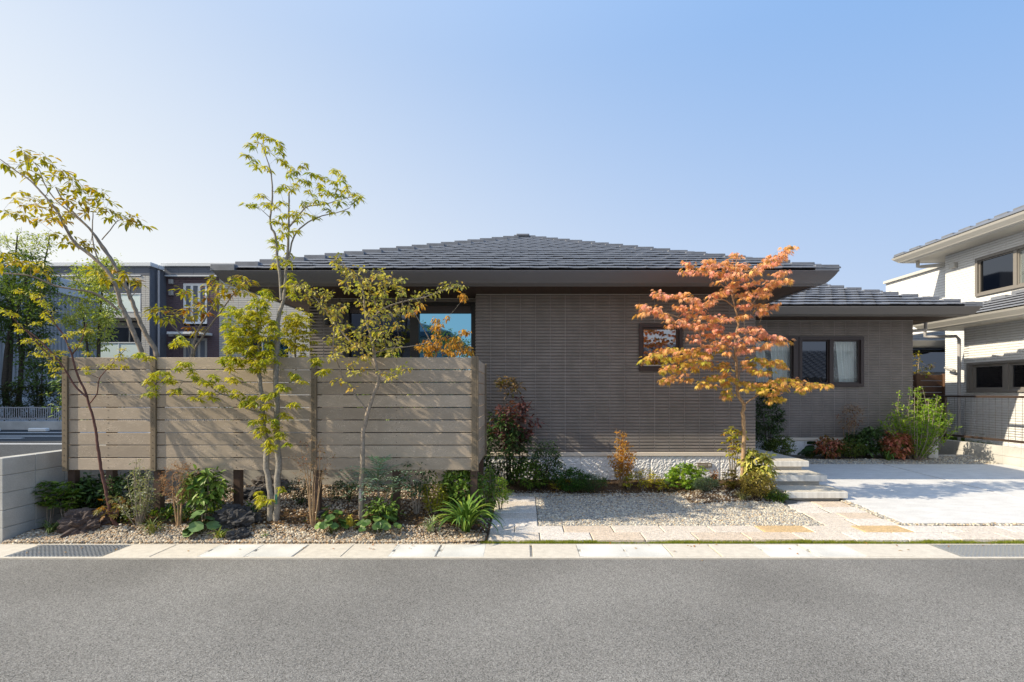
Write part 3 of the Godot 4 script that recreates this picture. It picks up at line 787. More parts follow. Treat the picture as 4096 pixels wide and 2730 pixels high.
func build_gravel() -> void:
	var warm := [Color(0.5, 0.42, 0.31), Color(0.6, 0.52, 0.4), Color(0.36, 0.3, 0.23), Color(0.66, 0.59, 0.48), Color(0.27, 0.24, 0.21), Color(0.5, 0.35, 0.21), Color(0.4, 0.27, 0.16)]
	var cool := [Color(0.52, 0.48, 0.4), Color(0.64, 0.59, 0.48), Color(0.38, 0.37, 0.35), Color(0.72, 0.67, 0.56), Color(0.25, 0.25, 0.26), Color(0.54, 0.41, 0.27), Color(0.44, 0.42, 0.38)]
	for k in 3:
		var a := PackedVector3Array()
		var c := PackedVector3Array()
		var e := PackedVector3Array()
		for i in 21000:  # the right bed
			var x := rng.randf_range(-0.35, 4.7)
			var z := rng.randf_range(6.44, 8.4)
			var back := 8.22 + 0.1 * noise.get_noise_1d(x * 70.0) - 0.62 * ss(2.2, 3.6, x)
			if z > back + 0.1 * rng.randf_range(-1, 1) or (x > 3.79 and z > 6.42 and x < 4.73) or (x < 0.2 and z < 7.94):
				continue
			a.append(Vector3(x, gy(x, z), -z))
		for i in 7000:  # left: thick along the gutter, thin among the plants, thick again on the bank
			var x := rng.randf_range(-5.9, -0.44)
			var z := rng.randf_range(5.83, 7.9)
			var front := 6.03 + 0.06 * noise.get_noise_1d(x * 80.0) + 0.14 * (1.0 - ss(-5.6, -4.2, x))
			var keep := 1.0 if z < front else (0.07 if z < 6.45 else 0.5)
			if z >= front and z < 6.42:
				keep += 0.3 * maxf(0, noise.get_noise_2d(x * 90, z * 90))
			if rng.randf() < keep:
				c.append(Vector3(x, gy(x, z), -z))
		for i in 4200:
			var x := rng.randf_range(-5.9, -0.44)
			var z := rng.randf_range(5.816, 6.1) if i % 4 else rng.randf_range(5.814, 5.86)
			c.append(Vector3(x, gy(x, z), -z))
		for i in 3600:  # strip at the end of the driveway
			var x := rng.randf_range(4.9, 10.05)
			var z := rng.randf_range(10.72, 11.15)
			if x > 8.6:
				z = rng.randf_range(10.72, 11.6)
			e.append(Vector3(x, gy(x, z), -z))
		for i in 260:  # joint between paving and driveway
			var z := rng.randf_range(6.45, 7.65)
			e.append(Vector3(rng.randf_range(4.74, 4.82), gy(4.78, z) + 0.01, -z))
			e.append(Vector3(rng.randf_range(4.8, 9.8), 0.06, -rng.randf_range(6.44, 6.5)))
		pebbles("gravel", ["pale gravel filling the bed in front of the house wall", "pale gravel filling the bed in front of the house wall", "pale gravel filling the bed in front of the house wall"][k], a, cool, 0.008, 0.0165, 11 + k)
		pebbles("gravel", "tan gravel and chippings in the bed below the slatted fence", c, warm, 0.008, 0.018, 21 + k)
		pebbles("gravel", "grey gravel strip at the far end of the driveway", e, cool, 0.011, 0.021, 31 + k)
	var litter := mb(true)
	for i in 4200:  # bark and fallen leaves on the soil
		var x := rng.randf_range(-5.6, 3.9)
		var z := rng.randf_range(6.0, 6.5) if x < -0.5 else rng.randf_range(7.9, 8.7)
		if x > -0.5 and x < 0.25:
			continue
		litter.col = [Color(0.2, 0.12, 0.06), Color(0.34, 0.2, 0.08), Color(0.1, 0.07, 0.05), Color(0.42, 0.25, 0.09)][rng.randi_range(0, 3)]
		var d := Vector3(rng.randf_range(-1, 1), rng.randf_range(-0.2, 0.4), rng.randf_range(-1, 1)).normalized()
		litter.leaf(Vector3(x, gy(x, z) + 0.012, -z), d, Vector3.UP, rng.randf_range(0.025, 0.06), rng.randf_range(0.015, 0.025), 0, 0.1)
	for i in 46:  # a few on the gutter and the road
		litter.col = [Color(0.5, 0.2, 0.05), Color(0.4, 0.24, 0.08), Color(0.3, 0.14, 0.05)][rng.randi_range(0, 2)]
		var z := 5.8 - absf(rng.randfn(0.0, 0.22))
		var x := rng.randf_range(-5.5, 6.5)
		litter.leaf(Vector3(x, 0.02 if z > 5.32 else 0.004, -z), Vector3(rng.randf_range(-1, 1), 0.15, rng.randf_range(-1, 1)).normalized(), Vector3.UP, rng.randf_range(0.03, 0.055), 0.02, 0, 0.08)
	tag(part("leaf_litter", litter, M.leaf_matt), "brown fallen leaves and bark chips scattered over the soil", "leaf litter", "", "stuff")


# ---------------------------------------------------------------- buildings

func holed(parent: Node, called: String, w: float, h: float, depth: float, holes: Array, m: Material) -> void:  # a wall of some depth behind z = 0 with openings
	var b := mb()
	var xs := 0.0
	for r: Rect2 in holes:
		if r.position.x > xs:
			b.box(Vector3(xs, 0, -depth), Vector3(r.position.x, h, 0))
		if r.position.y > 0:
			b.box(Vector3(r.position.x, 0, -depth), Vector3(r.end.x, r.position.y, 0))
		if r.end.y < h:
			b.box(Vector3(r.position.x, r.end.y, -depth), Vector3(r.end.x, h, 0))
		xs = r.end.x
	if xs < w:
		b.box(Vector3(xs, 0, -depth), Vector3(w, h, 0))
	part(called, b, m, parent)


func siding(parent: Node, p: Vector3, yaw: float, w: float, h: float, holes: Array, m: Material, grout: Material, cell := 0.2585, pitch := 0.0555, panel := 6, proud := 0.015, singly := 99) -> Node3D:
	var wall := node("wall", parent, p, yaw)
	holed(wall, "wall_core", w, h, 0.14, holes, grout)
	var px := 0.0
	var number := -1
	while px < w - 0.01:
		number += 1
		if number >= singly:  # near enough to pick the planks apart: each is a piece of its own
			var made := {}
			var y := 0.0
			while y < h - 0.012:
				var y1 := minf(y + pitch, h)
				var segs := []
				for i in panel:
					if px + i * cell < w - 0.01:
						segs.append_array(clip(px + i * cell, minf(px + (i + 1) * cell, w), y, y1, holes))
				var key := str(segs) + ("%.3f" % (y1 - y))
				if segs.size() and not made.has(key):
					var row := mb()
					for seg in segs:
						plank(row, seg[0] + 0.003, seg[1] - 0.003, 0.006, y1 - y - 0.007, proud)
					made[key] = row.mesh()
				if segs.size():
					inst("siding_plank", made[key], m, wall, Vector3(0, y, 0))
				y += pitch
			px += cell * panel
			continue
		var b := mb()
		for i in panel:
			var x0 := px + i * cell
			if x0 > w - 0.01:
				break
			var y := 0.0
			while y < h - 0.012:
				var y1 := minf(y + pitch, h)
				for seg in clip(x0, minf(x0 + cell, w), y, y1, holes):
					plank(b, seg[0] + 0.003, seg[1] - 0.003, y + 0.006, y1 - 0.007, proud)
				y += pitch
		if b.v.size():
			part("wall_panel", b, m, wall)
		px += cell * panel
	if m == M.tile_wall:
		var j := mb()
		var n := 1
		while n * cell < w - 0.02:
			var x := n * cell
			var e := 0.0055 if n % panel == 0 else 0.0036
			var y0 := 0.004
			for r: Rect2 in holes:
				if x > r.position.x - 0.03 and x < r.end.x + 0.03:
					if r.position.y > 0.1:
						j.box(Vector3(x - e, y0, 0.001), Vector3(x + e, r.position.y - 0.03, proud - 0.003))
					y0 = r.end.y + 0.03
			if y0 < h - 0.05:
				j.box(Vector3(x - e, y0, 0.001), Vector3(x + e, h - 0.005, proud - 0.003))
			n += 1
		tag(part("joints", j, M.joint, wall), "", "", "", "stuff")
	return wall


func clip(x0: float, x1: float, y0: float, y1: float, holes: Array) -> Array:
	for r: Rect2 in holes:
		if y1 > r.position.y + 0.01 and y0 < r.end.y - 0.01 and x1 > r.position.x and x0 < r.end.x:
			var out := []
			if r.position.x - x0 > 0.03:
				out.append([x0, r.position.x])
			if x1 - r.end.x > 0.03:
				out.append([r.end.x, x1])
			return out
	return [[x0, x1]]


func plank(b: Mb, x0: float, x1: float, y0: float, y1: float, d: float) -> void:  # one raised face of the siding with sloping edges
	var e := 0.007
	var g := 0.004
	var a := Vector3(x0 + g, y0 + g, d)
	var c := Vector3(x1 - g, y0 + g, d)
	var f := Vector3(x1 - g, y1 - e, d)
	var k := Vector3(x0 + g, y1 - e, d)
	b.quad(a, c, f, k)
	b.quad(k, f, Vector3(x1, y1, 0), Vector3(x0, y1, 0))
	b.quad(Vector3(x0, y0, 0), Vector3(x1, y0, 0), c, a)
	b.quad(Vector3(x0, y0, 0), a, k, Vector3(x0, y1, 0))
	b.quad(c, Vector3(x1, y0, 0), Vector3(x1, y1, 0), f)


func rough_base(parent: Node, p: Vector3, yaw: float, w: float, h: float, m: Material) -> void:  # split-faced foundation in plates 0.6 m wide
	var f := node("foundation", parent, p, yaw)
	var k := 0
	var x := 0.0
	while x < w - 0.01:
		var x1 := minf(x + 0.606, w)
		var b := mb()
		var nx := int((x1 - x) / 0.019)
		var ny := int(h / 0.019)
		var q := []
		for j in ny + 1:
			for i in nx + 1:
				var u := lerpf(x + 0.003, x1 - 0.003, float(i) / nx)
				var v := lerpf(0.0, h, float(j) / ny)
				var d := 0.01 + 0.009 * noise.get_noise_2d((u + p.x * 3) * 1700.0, (v + p.z) * 1700.0) + 0.01 * noise.get_noise_2d(u * 3600.0, v * 3600.0)
				if i == 0 or i == nx:
					d = -0.004
				q.append(Vector3(u, v, maxf(d, -0.004)))
		for j in ny:
			for i in nx:
				var a := j * (nx + 1) + i
				b.tri(q[a], q[a + 1], q[a + nx + 2])
				b.tri(q[a], q[a + nx + 2], q[a + nx + 1])
		b.box(Vector3(x, 0, -0.14), Vector3(x1, h, -0.006))
		part("foundation_panel", b, m, f)
		x += 0.606
		k += 1


func ring(x0: float, x1: float, zf: float, zb: float, prof: Array) -> Mb:  # a moulding run round a rectangle with mitred corners; profile of (outward, height) from top to bottom
	var b := mb()
	var row := func(q: Vector2): return [Vector3(x0 - q.x, q.y, zf + q.x), Vector3(x1 + q.x, q.y, zf + q.x), Vector3(x1 + q.x, q.y, zb - q.x), Vector3(x0 - q.x, q.y, zb - q.x)]
	for i in prof.size() - 1:
		var u: Array = row.call(prof[i])
		var d: Array = row.call(prof[i + 1])
		for k in 4:
			var j := (k + 1) % 4
			b.quad(d[k], d[j], u[j], u[k])
	return b


func tile_mesh(wide: float, run: float, v: int) -> ArrayMesh:  # flat interlocking roof tile with a thick rounded front edge; local z points down the slope
	var b := mb()
	var prof := [Vector2(run + 0.035, -0.014), Vector2(0.07, 0.031), Vector2(0.03, 0.036), Vector2(0.012, 0.033), Vector2(0.002, 0.024), Vector2(0.0, 0.015), Vector2(0.008, 0.009), Vector2(0.08, 0.005)]
	var cut := 4
	for i in prof.size() - 1:
		for k in cut:
			var q := []
			for e in [[i, k], [i, k + 1], [i + 1, k + 1], [i + 1, k]]:
				var t: float = float(e[1]) / cut
				var s: Vector2 = prof[e[0]]
				var sag := 0.004 * sin(t * PI) * (1 if v else -1) + (0.004 if e[1] == 0 else 0.0)
				q.append(Vector3((t - 0.5) * (wide - 0.004), s.y + sag, -s.x))
			var nz := func(e, t): return Vector3.ZERO
			b.quad(q[3], q[2], q[1], q[0])
	for s in [0, 1]:
		var x: float = (s - 0.5) * (wide - 0.004)
		var sag := 0.004 if s == 0 else 0.0
		for i in range(1, prof.size() - 1):
			var a := Vector3(x, prof[0].y + sag, -prof[0].x)
			var c := Vector3(x, prof[i].y + sag, -prof[i].x)
			var d := Vector3(x, prof[i + 1].y + sag, -prof[i + 1].x)
			if s == 0:
				b.tri(a, c, d)
			else:
				b.tri(a, d, c)
	return b.mesh()


func hip_roof(parent: Node, x0: float, x1: float, zf: float, zb: float, y: float, slope: float, front: bool, xmin: float, left_hip: bool, tiles_most: int, m: Material, cap: Material, run := 0.28) -> Node3D:
	var roof := node("roof", parent)
	var half := minf((x1 - x0) / 2, (zf - zb) / 2)
	var top := y + half * slope
	var drop := Vector3(0, -0.035, 0)
	var c := [Vector3(x0, y, zf) + drop, Vector3(x1, y, zf) + drop, Vector3(x1, y, zb) + drop, Vector3(x0, y, zb) + drop]
	var deck := mb()
	var r0: Vector3
	var r1: Vector3
	if x1 - x0 <= zf - zb:
		r0 = Vector3((x0 + x1) / 2, top, zf - half) + drop
		r1 = Vector3((x0 + x1) / 2, top, zb + half) + drop
		deck.tri(c[0], c[1], r0)
		deck.quad(c[1], c[2], r1, r0)
		deck.tri(c[2], c[3], r1)
		deck.quad(c[3], c[0], r0, r1)
	else:
		r0 = Vector3(x0 + half, top, (zf + zb) / 2) + drop
		r1 = Vector3(x1 - half, top, (zf + zb) / 2) + drop
		deck.quad(c[0], c[1], r1, r0)
		deck.tri(c[1], c[2], r1)
		deck.quad(c[2], c[3], r0, r1)
		deck.tri(c[3], c[0], r0)
	deck.quad(c[3], c[2], c[1], c[0])
	part("roof_deck", deck, M.roof_cap, roof)
	var meshes := [tile_mesh(0.305, run, 0), tile_mesh(0.305, run, 1)]
	var ang := atan(slope)
	var step := run * cos(ang)
	var rows := int(half / step) + 1
	var rest := mb()
	var count := 0
	for j in rows:
		var t := j * step - 0.02
		var z := zf - t
		var yy := y + t * slope
		var off := 0.1525 * (j % 2)
		var left := maxf(x0 + (maxf(t, 0.0) if left_hip else 0.0), xmin)
		var right := x1 - maxf(t, 0.0)
		var x := x0 + off + 0.1525
		while x < right + 0.1:
			if x > left - 0.1:
				var bs := Basis(Vector3.RIGHT, ang)
				var p := Vector3(x, yy + rng.randf_range(-0.002, 0.002), z)
				if count < tiles_most:
					var o := inst("roof_tile", meshes[rng.randi_range(0, 1)], m, roof, p)
					o.basis = bs
				else:
					var a: Array = meshes[0].surface_get_arrays(0)
					var tv: PackedVector3Array = a[Mesh.ARRAY_VERTEX]
					var tn: PackedVector3Array = a[Mesh.ARRAY_NORMAL]
					for i in tv.size():
						rest.v.append(bs * tv[i] + p)
						rest.n.append(bs * tn[i])
				count += 1
			x += 0.305
	if rest.v.size():
		tag(part("roof_tiles", rest, m, roof), "", "", "", "stuff")
	# stepped caps up the hips
	var capb := mb()
	capb.cbox(Vector3(-0.28, -0.05, -0.17), Vector3(0.1, 0.058, 0.13), 0.008)
	var cm := capb.mesh()
	for s in ([-1, 1] if left_hip else [1]):
		var n := int(half / step)
		for j in n + 1:
			var t := j * step - 0.02
			var x := (x1 - maxf(t, 0.0)) if s > 0 else (x0 + maxf(t, 0.0))
			if x < xmin:
				continue
			var o := inst("ridge_cap", cm, cap, roof, Vector3(x, y + t * slope + 0.012, zf - t - 0.13))
			if s < 0:
				o.rotation.y = PI
	var peak := mb()
	peak.cbox(Vector3(-0.16, -0.02, -0.3), Vector3(0.16, 0.03, 0.16), 0.01)
	inst("ridge_cap", peak.mesh(), cap, roof, r0 + Vector3(0, 0.04, 0.05))
	if x1 - x0 > zf - zb or true:
		var rb := mb()
		rb.tube([r0 + Vector3(0, 0.04, 0), r1 + Vector3(0, 0.04, 0)], [0.09, 0.09], 8)
		part("ridge", rb, cap, roof)
	return roof


func frame_box(b: Mb, x0: float, x1: float, y0: float, y1: float, t: float, z0: float, z1: float) -> void:
	b.box(Vector3(x0, y0, z0), Vector3(x0 + t, y1, z1))
	b.box(Vector3(x1 - t, y0, z0), Vector3(x1, y1, z1))
	b.box(Vector3(x0 + t, y0, z0), Vector3(x1 - t, y0 + t, z1))
	b.box(Vector3(x0 + t, y1 - t, z0), Vector3(x1 - t, y1, z1))


func pane(parent: Node, x0: float, x1: float, y0: float, y1: float, z: float, m: Material) -> void:
	var b := mb()
	b.box(Vector3(x0, y0, z - 0.006), Vector3(x1, y1, z))
	part("pane", b, m, parent)


func curtain(parent: Node, xs: Array, y0: float, y1: float, z: float, m: Material) -> void:  # xs: left edge, right edge at the top and at the bottom
	var b := mb()
	var n := 40
	for j in 6:
		for i in n:
			var q := []
			for e in [[i, j], [i + 1, j], [i + 1, j + 1], [i, j + 1]]:
				var u: float = float(e[0]) / n
				var v: float = float(e[1]) / 6
				var xa := lerpf(xs[2], xs[0], v)
				var xb := lerpf(xs[3], xs[1], v)
				q.append(Vector3(lerpf(xa, xb, u), lerpf(y0, y1, v), z - 0.03 + 0.022 * sin(u * 46.0 + sin(v * 2.0)) + 0.01 * sin(u * 17.0)))
			b.quad(q[0], q[1], q[2], q[3])
	part("curtain", b, m, parent)


func build_house() -> void:
	var h := thing("house", "single-storey grey-brown tiled house with a low dark hipped roof", "house", Vector3(0, 0, 0))
	var zw := -8.9
	# main wall, its window at x 2.0 to 2.74
	siding(h, Vector3(-0.82, 0.7, zw), 0, 4.85, 2.74, [Rect2(2.83, 1.41, 0.75, 0.8)], M.tile_wall, M.grout, 0.2585, 0.0555, 6, 0.015, 0)
	siding(h, Vector3(4.03, 0.7, zw - 0.013), PI / 2, 2.84, 2.74, [], M.tile_wall, M.grout)
	siding(h, Vector3(-0.82, 0.7, -9.43), -PI / 2, 0.5, 2.74, [], M.tile_wall, M.grout)
	# recessed wall left of it with the garden window
	siding(h, Vector3(-3.87, 0.7, -9.3), 0, 3.05, 2.74, [Rect2(0.62, 0.0, 2.43, 2.66)], M.tile_wall, M.grout)
	siding(h, Vector3(-3.87, 0.7, -16.6), -PI / 2, 7.3, 2.74, [], M.tile_wall, M.grout)
	# wing
	siding(h, Vector3(4.03, 0.7, -11.75), 0, 4.9, 2.72, [Rect2(1.22, 1.18, 0.98, 1.12), Rect2(2.29, 1.18, 1.46, 1.12)], M.tile_wall, M.grout, 0.2585, 0.0555, 6, 0.015, 2)
	siding(h, Vector3(8.93, 0.7, -11.763), PI / 2, 5.5, 2.72, [], M.tile_wall, M.grout)
	var core := mb()
	core.box(Vector3(-3.87, 0.2, -16.9), Vector3(8.9, 3.4, -16.75))
	part("back_wall", core, M.grout, h)
	var lid := mb()
	lid.box(Vector3(-3.85, 3.47, -16.7), Vector3(4.0, 3.56, -9.05))
	lid.box(Vector3(4.05, 3.47, -16.7), Vector3(8.9, 3.56, -11.9))
	lid.box(Vector3(-0.75, 3.47, -9.03), Vector3(4.0, 3.56, -8.95))
	part("ceiling", lid, M.room, h)
	var fl := mb()
	fl.box(Vector3(-3.7, 0.5, -16.7), Vector3(8.8, 0.6, -11.95))
	fl.box(Vector3(-3.7, 0.5, -11.94), Vector3(3.85, 0.6, -9.5))
	part("floor", fl, M.room, h)
	var inner := mb()
	inner.box(Vector3(4.06, 0.61, -11.88), Vector3(4.16, 3.46, -16.7))
	inner.box(Vector3(4.2, 0.61, -13.6), Vector3(8.8, 3.46, -13.5))
	part("inner_wall", inner, M.room, h)
	for q in [[-0.81, 4.02, zw, 3.425], [4.04, 8.92, -11.75, 3.368], [-3.86, -0.83, -9.3, 3.425]]:
		var f := mb()
		f.box(Vector3(q[0], q[3], q[2] + 0.002), Vector3(q[1], q[3] + 0.012, q[2] + 0.024))
		part("ceiling_trim", f, M.alu, h)
	# flashing and foundation
	for q in [[-0.84, 4.05, zw, 0.0], [4.0, 8.95, -11.75, 0.0], [-3.89, -0.84, -9.3, 0.0]]:
		var f := mb()
		f.cbox(Vector3(q[0], 0.628, q[2] - 0.1), Vector3(q[1], 0.697, q[2] + 0.022), 0.006)
		part("flashing", f, M.trim, h)
	rough_base(h, Vector3(-0.82, 0.0, zw - 0.01), 0, 4.85, 0.626, M.foundation)
	rough_base(h, Vector3(4.03, 0.0, -8.93), PI / 2, 2.8, 0.626, M.foundation)
	rough_base(h, Vector3(4.03, 0.05, -11.76), 0, 4.9, 0.576, M.foundation)
	rough_base(h, Vector3(-3.87, 0.0, -9.31), 0, 3.05, 0.626, M.foundation)
	var pl := mb()
	pl.cbox(Vector3(3.02, 0.435, zw + 0.008), Vector3(3.265, 0.515, zw + 0.028), 0.003)
	var plate := part("name_plate", pl, M.plate, h)
	var tm := TextMesh.new()
	var font := SystemFont.new()
	font.font_names = PackedStringArray(["Droid Sans"])
	tm.font = font
	tm.text = "SHAWOOD"
	tm.font_size = 32
	tm.pixel_size = 0.00095
	tm.depth = 0.003
	inst("lettering", tm, M.letter, plate, Vector3(3.112, 0.475, zw + 0.03))
	var mark := mb()
	mark.cbox(Vector3(3.205, 0.455, zw + 0.0282), Vector3(3.25, 0.495, zw + 0.031), 0.001)
	part("emblem", mark, M.letter, plate)
	# small window
	var w := node("window", h, Vector3(2.0, 2.1, zw))
	var fr := mb()
	frame_box(fr, 0.005, 0.755, 0.005, 0.815, 0.055, -0.09, 0.05)
	frame_box(fr, 0.0605, 0.6995, 0.0605, 0.7595, 0.03, -0.07, 0.012)
	part("frame", fr, M.frame, w)
	pane(w, 0.089, 0.671, 0.089, 0.731, -0.03, M.grey_mirror)
	var sill := mb()
	sill.box(Vector3(0.091, 0.0906, -0.0285), Vector3(0.669, 0.11, 0.008))
	part("sill", sill, M.alu, w)
	# garden window: posts, roller blind box above, two panes
	w = node("window", h, Vector3(-3.25, 0.7, -9.3))
	fr = mb()
	fr.box(Vector3(0.0, 0.02, -0.1), Vector3(0.1, 2.66, 0.04))
	fr.box(Vector3(2.31, 0.02, -0.1), Vector3(2.425, 2.66, 0.04))
	fr.box(Vector3(0.101, 2.6, -0.1), Vector3(2.309, 2.66, 0.03))
	fr.box(Vector3(0.101, 0.02, -0.1), Vector3(2.309, 0.1, 0.03))
	fr.box(Vector3(1.2, 0.101, -0.09), Vector3(1.36, 2.599, 0.025))
	part("frame", fr, M.black, w)
	var bl := mb()
	bl.box(Vector3(0.11, 2.47, -0.05), Vector3(2.3, 2.599, 0.005))
	part("blind_box", bl, M.frame, w)
	pane(w, 0.102, 1.199, 0.102, 2.468, -0.04, M.dark_mirror)
	pane(w, 1.361, 2.308, 0.102, 2.468, -0.035, M.mirror)
	# wing windows
	w = node("window", h, Vector3(4.03, 0.7, -11.75))
	fr = mb()
	frame_box(fr, 1.2, 2.215, 1.165, 2.305, 0.07, -0.1, 0.05)
	frame_box(fr, 2.275, 3.755, 1.165, 2.305, 0.07, -0.1, 0.05)
	fr.box(Vector3(2.2155, 1.16, -0.1), Vector3(2.2745, 2.31, 0.035))
	fr.box(Vector3(2.985, 1.236, -0.06), Vector3(3.055, 2.234, 0.02))
	frame_box(fr, 1.2705, 2.1445, 1.2355, 2.2345, 0.03, -0.07, 0.0)
	frame_box(fr, 3.0555, 3.6845, 1.2355, 2.2345, 0.035, -0.07, 0.0)
	frame_box(fr, 2.3455, 2.9845, 1.2355, 2.2345, 0.03, -0.08, -0.02)
	part("frame", fr, M.frame, w)
	pane(w, 1.301, 2.114, 1.266, 2.204, -0.035, M.glass)
	pane(w, 2.376, 2.954, 1.266, 2.204, -0.05, M.dark_mirror)
	var dk := mb()
	dk.box(Vector3(1.0, 1.0, -0.62), Vector3(4.2, 2.5, -0.6))
	part("dark_backing", dk, M.room_shade, w)  # black sheet added close behind the glass so the room reads unlit
	var screen := mb()
	screen.box(Vector3(2.52, 1.262, -0.3), Vector3(2.96, 2.21, -0.29))
	part("added_dark_sheet", screen, M.room_shade, w)  # black sheet added behind the middle pane to darken it
	pane(w, 3.091, 3.649, 1.271, 2.199, -0.035, M.glass)
	curtain(w, [1.28, 1.6, 1.28, 1.75], 1.1, 2.3, -0.24, M.curtain)
	curtain(w, [1.72, 2.15, 1.82, 2.15], 1.1, 2.3, -0.2, M.curtain)
	curtain(w, [2.3, 2.52, 2.3, 2.36], 1.1, 2.3, -0.22, M.curtain)
	curtain(w, [3.25, 3.7, 3.36, 3.7], 1.1, 2.3, -0.2, M.curtain)
	# eaves
	var ribs := [Vector2(-0.02, 3.60), Vector2(-0.02, 3.64), Vector2(0.0, 3.64)]
	for i in 13:
		var t := i / 13.0
		var t2 := (i + 0.7) / 13.0
		ribs.append(Vector2(-0.105 * pow(t, 1.35), 3.638 - 0.155 * t))
		ribs.append(Vector2(-0.105 * pow(t2, 1.35), 3.638 - 0.155 * t2))
		ribs.append(Vector2(-0.105 * pow(t2, 1.35) - 0.005, 3.638 - 0.155 * t2 - 0.002))
	ribs.append_array([Vector2(-0.11, 3.478), Vector2(-0.135, 3.46), Vector2(-0.19, 3.445), Vector2(-0.2, 3.437), Vector2(-0.26, 3.437)])
	part("gutter_fascia", ring(-4.85, 4.93, -8.0, -17.6, ribs), M.fascia, h)
	part("gutter_fascia", ring(3.2, 9.72, -10.85, -17.4, [Vector2(-0.02, 3.53), Vector2(-0.02, 3.562), Vector2(0, 3.562), Vector2(-0.005, 3.54), Vector2(-0.09, 3.41), Vector2(-0.1, 3.4), Vector2(-0.15, 3.392), Vector2(-0.155, 3.382), Vector2(-0.2, 3.38), Vector2(-0.28, 3.38)]), M.fascia_wing, h)
	var sof := node("soffit", h)
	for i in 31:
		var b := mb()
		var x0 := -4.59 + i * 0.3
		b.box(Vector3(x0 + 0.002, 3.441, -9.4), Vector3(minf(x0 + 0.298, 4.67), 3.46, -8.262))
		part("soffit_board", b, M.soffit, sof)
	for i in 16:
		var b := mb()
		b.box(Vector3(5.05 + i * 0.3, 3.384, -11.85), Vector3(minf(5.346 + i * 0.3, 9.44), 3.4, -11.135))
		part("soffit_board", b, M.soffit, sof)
	for i in 28:
		for s in 2:
			var b := mb()
			var z := -9.41 - i * 0.28
			b.box(Vector3([-4.57, 4.03][s], 3.4405, z - 0.277), Vector3([-3.86, 4.63][s], 3.46, z))
			part("soffit_board", b, M.soffit_side, sof)
	for i in 18:
		var b := mb()
		var z := -11.86 - i * 0.28
		b.box(Vector3(8.92, 3.3835, z - 0.277), Vector3(9.44, 3.4, z))
		part("soffit_board", b, M.soffit_side, sof)
	var vent := mb()
	vent.box(Vector3(4.635, 3.439, -17.3), Vector3(4.655, 3.46, -8.4))
	vent.box(Vector3(-4.62, 3.439, -17.3), Vector3(-4.59, 3.46, -8.4))
	part("soffit_vent", vent, M.black, sof)
	hip_roof(h, -4.78, 4.86, -8.05, -17.6, 3.675, 0.405, true, -99, true, 235, M.roof, M.roof)
	hip_roof(h, 2.6, 9.66, -10.9, -17.4, 3.6, 0.4, true, 4.4, false, 65, M.roof_b, M.roof_b)
	# downpipe under the wing's eave and a lamp beside the garden window
	var dp := mb()
	dp.tube([Vector3(9.5, 3.4, -12.1), Vector3(9.5, 3.22, -12.1), Vector3(9.42, 3.2, -12.1), Vector3(9.02, 3.17, -12.1), Vector3(8.98, 3.1, -12.05), Vector3(8.98, 0.3, -11.9)], [0.035, 0.035, 0.035, 0.035, 0.035, 0.035], 10)
	part("downpipe", dp, M.pipe, h)
	var lamp := mb()
	lamp.tube([Vector3(-3.52, 2.95, -9.2), Vector3(-3.52, 3.18, -9.2)], [0.05, 0.05], 12)
	lamp.box(Vector3(-3.54, 3.04, -9.29), Vector3(-3.5, 3.08, -9.2))
	part("wall_lamp", lamp, M.black, h)
	# entrance steps
	for k in 3:
		var s := thing("step_slab", ["lowest concrete entrance step, floating above the granite path", "middle concrete entrance step", "topmost concrete entrance slab beside the house corner"][k], "step", Vector3(0, 0, 0), "concrete entrance steps")
		var y: float = [0.25, 0.412, 0.572][k]
		var z0: float = [7.65, 8.17, 8.69][k]
		var z1: float = [8.24, 8.76, 11.6][k]
		var x0: float = [3.93, 3.92, 4.06][k]
		var b := mb()
		b.cbox(Vector3(x0, y - 0.1, -z1), Vector3(4.85, y - 0.004, -z0), 0.006)
		if k == 2:
			b.cbox(Vector3(3.86, y - 0.1, -8.885), Vector3(4.058, y - 0.004, -z0), 0.004)
		part("slab", b, M.step_side, s)
		var tp := mb()
		tp.box(Vector3(x0 + 0.008, y - 0.0038, -z1 + 0.008), Vector3(4.842, y, -z0 - 0.008))
		part("tread", tp, M.step_top, s)
		var ft := mb()
		ft.box(Vector3(x0 + 0.06, -0.05, -z1 + 0.06), Vector3(4.76, y - 0.1, -z0 - 0.07))
		part("base", ft, M.concrete, s)


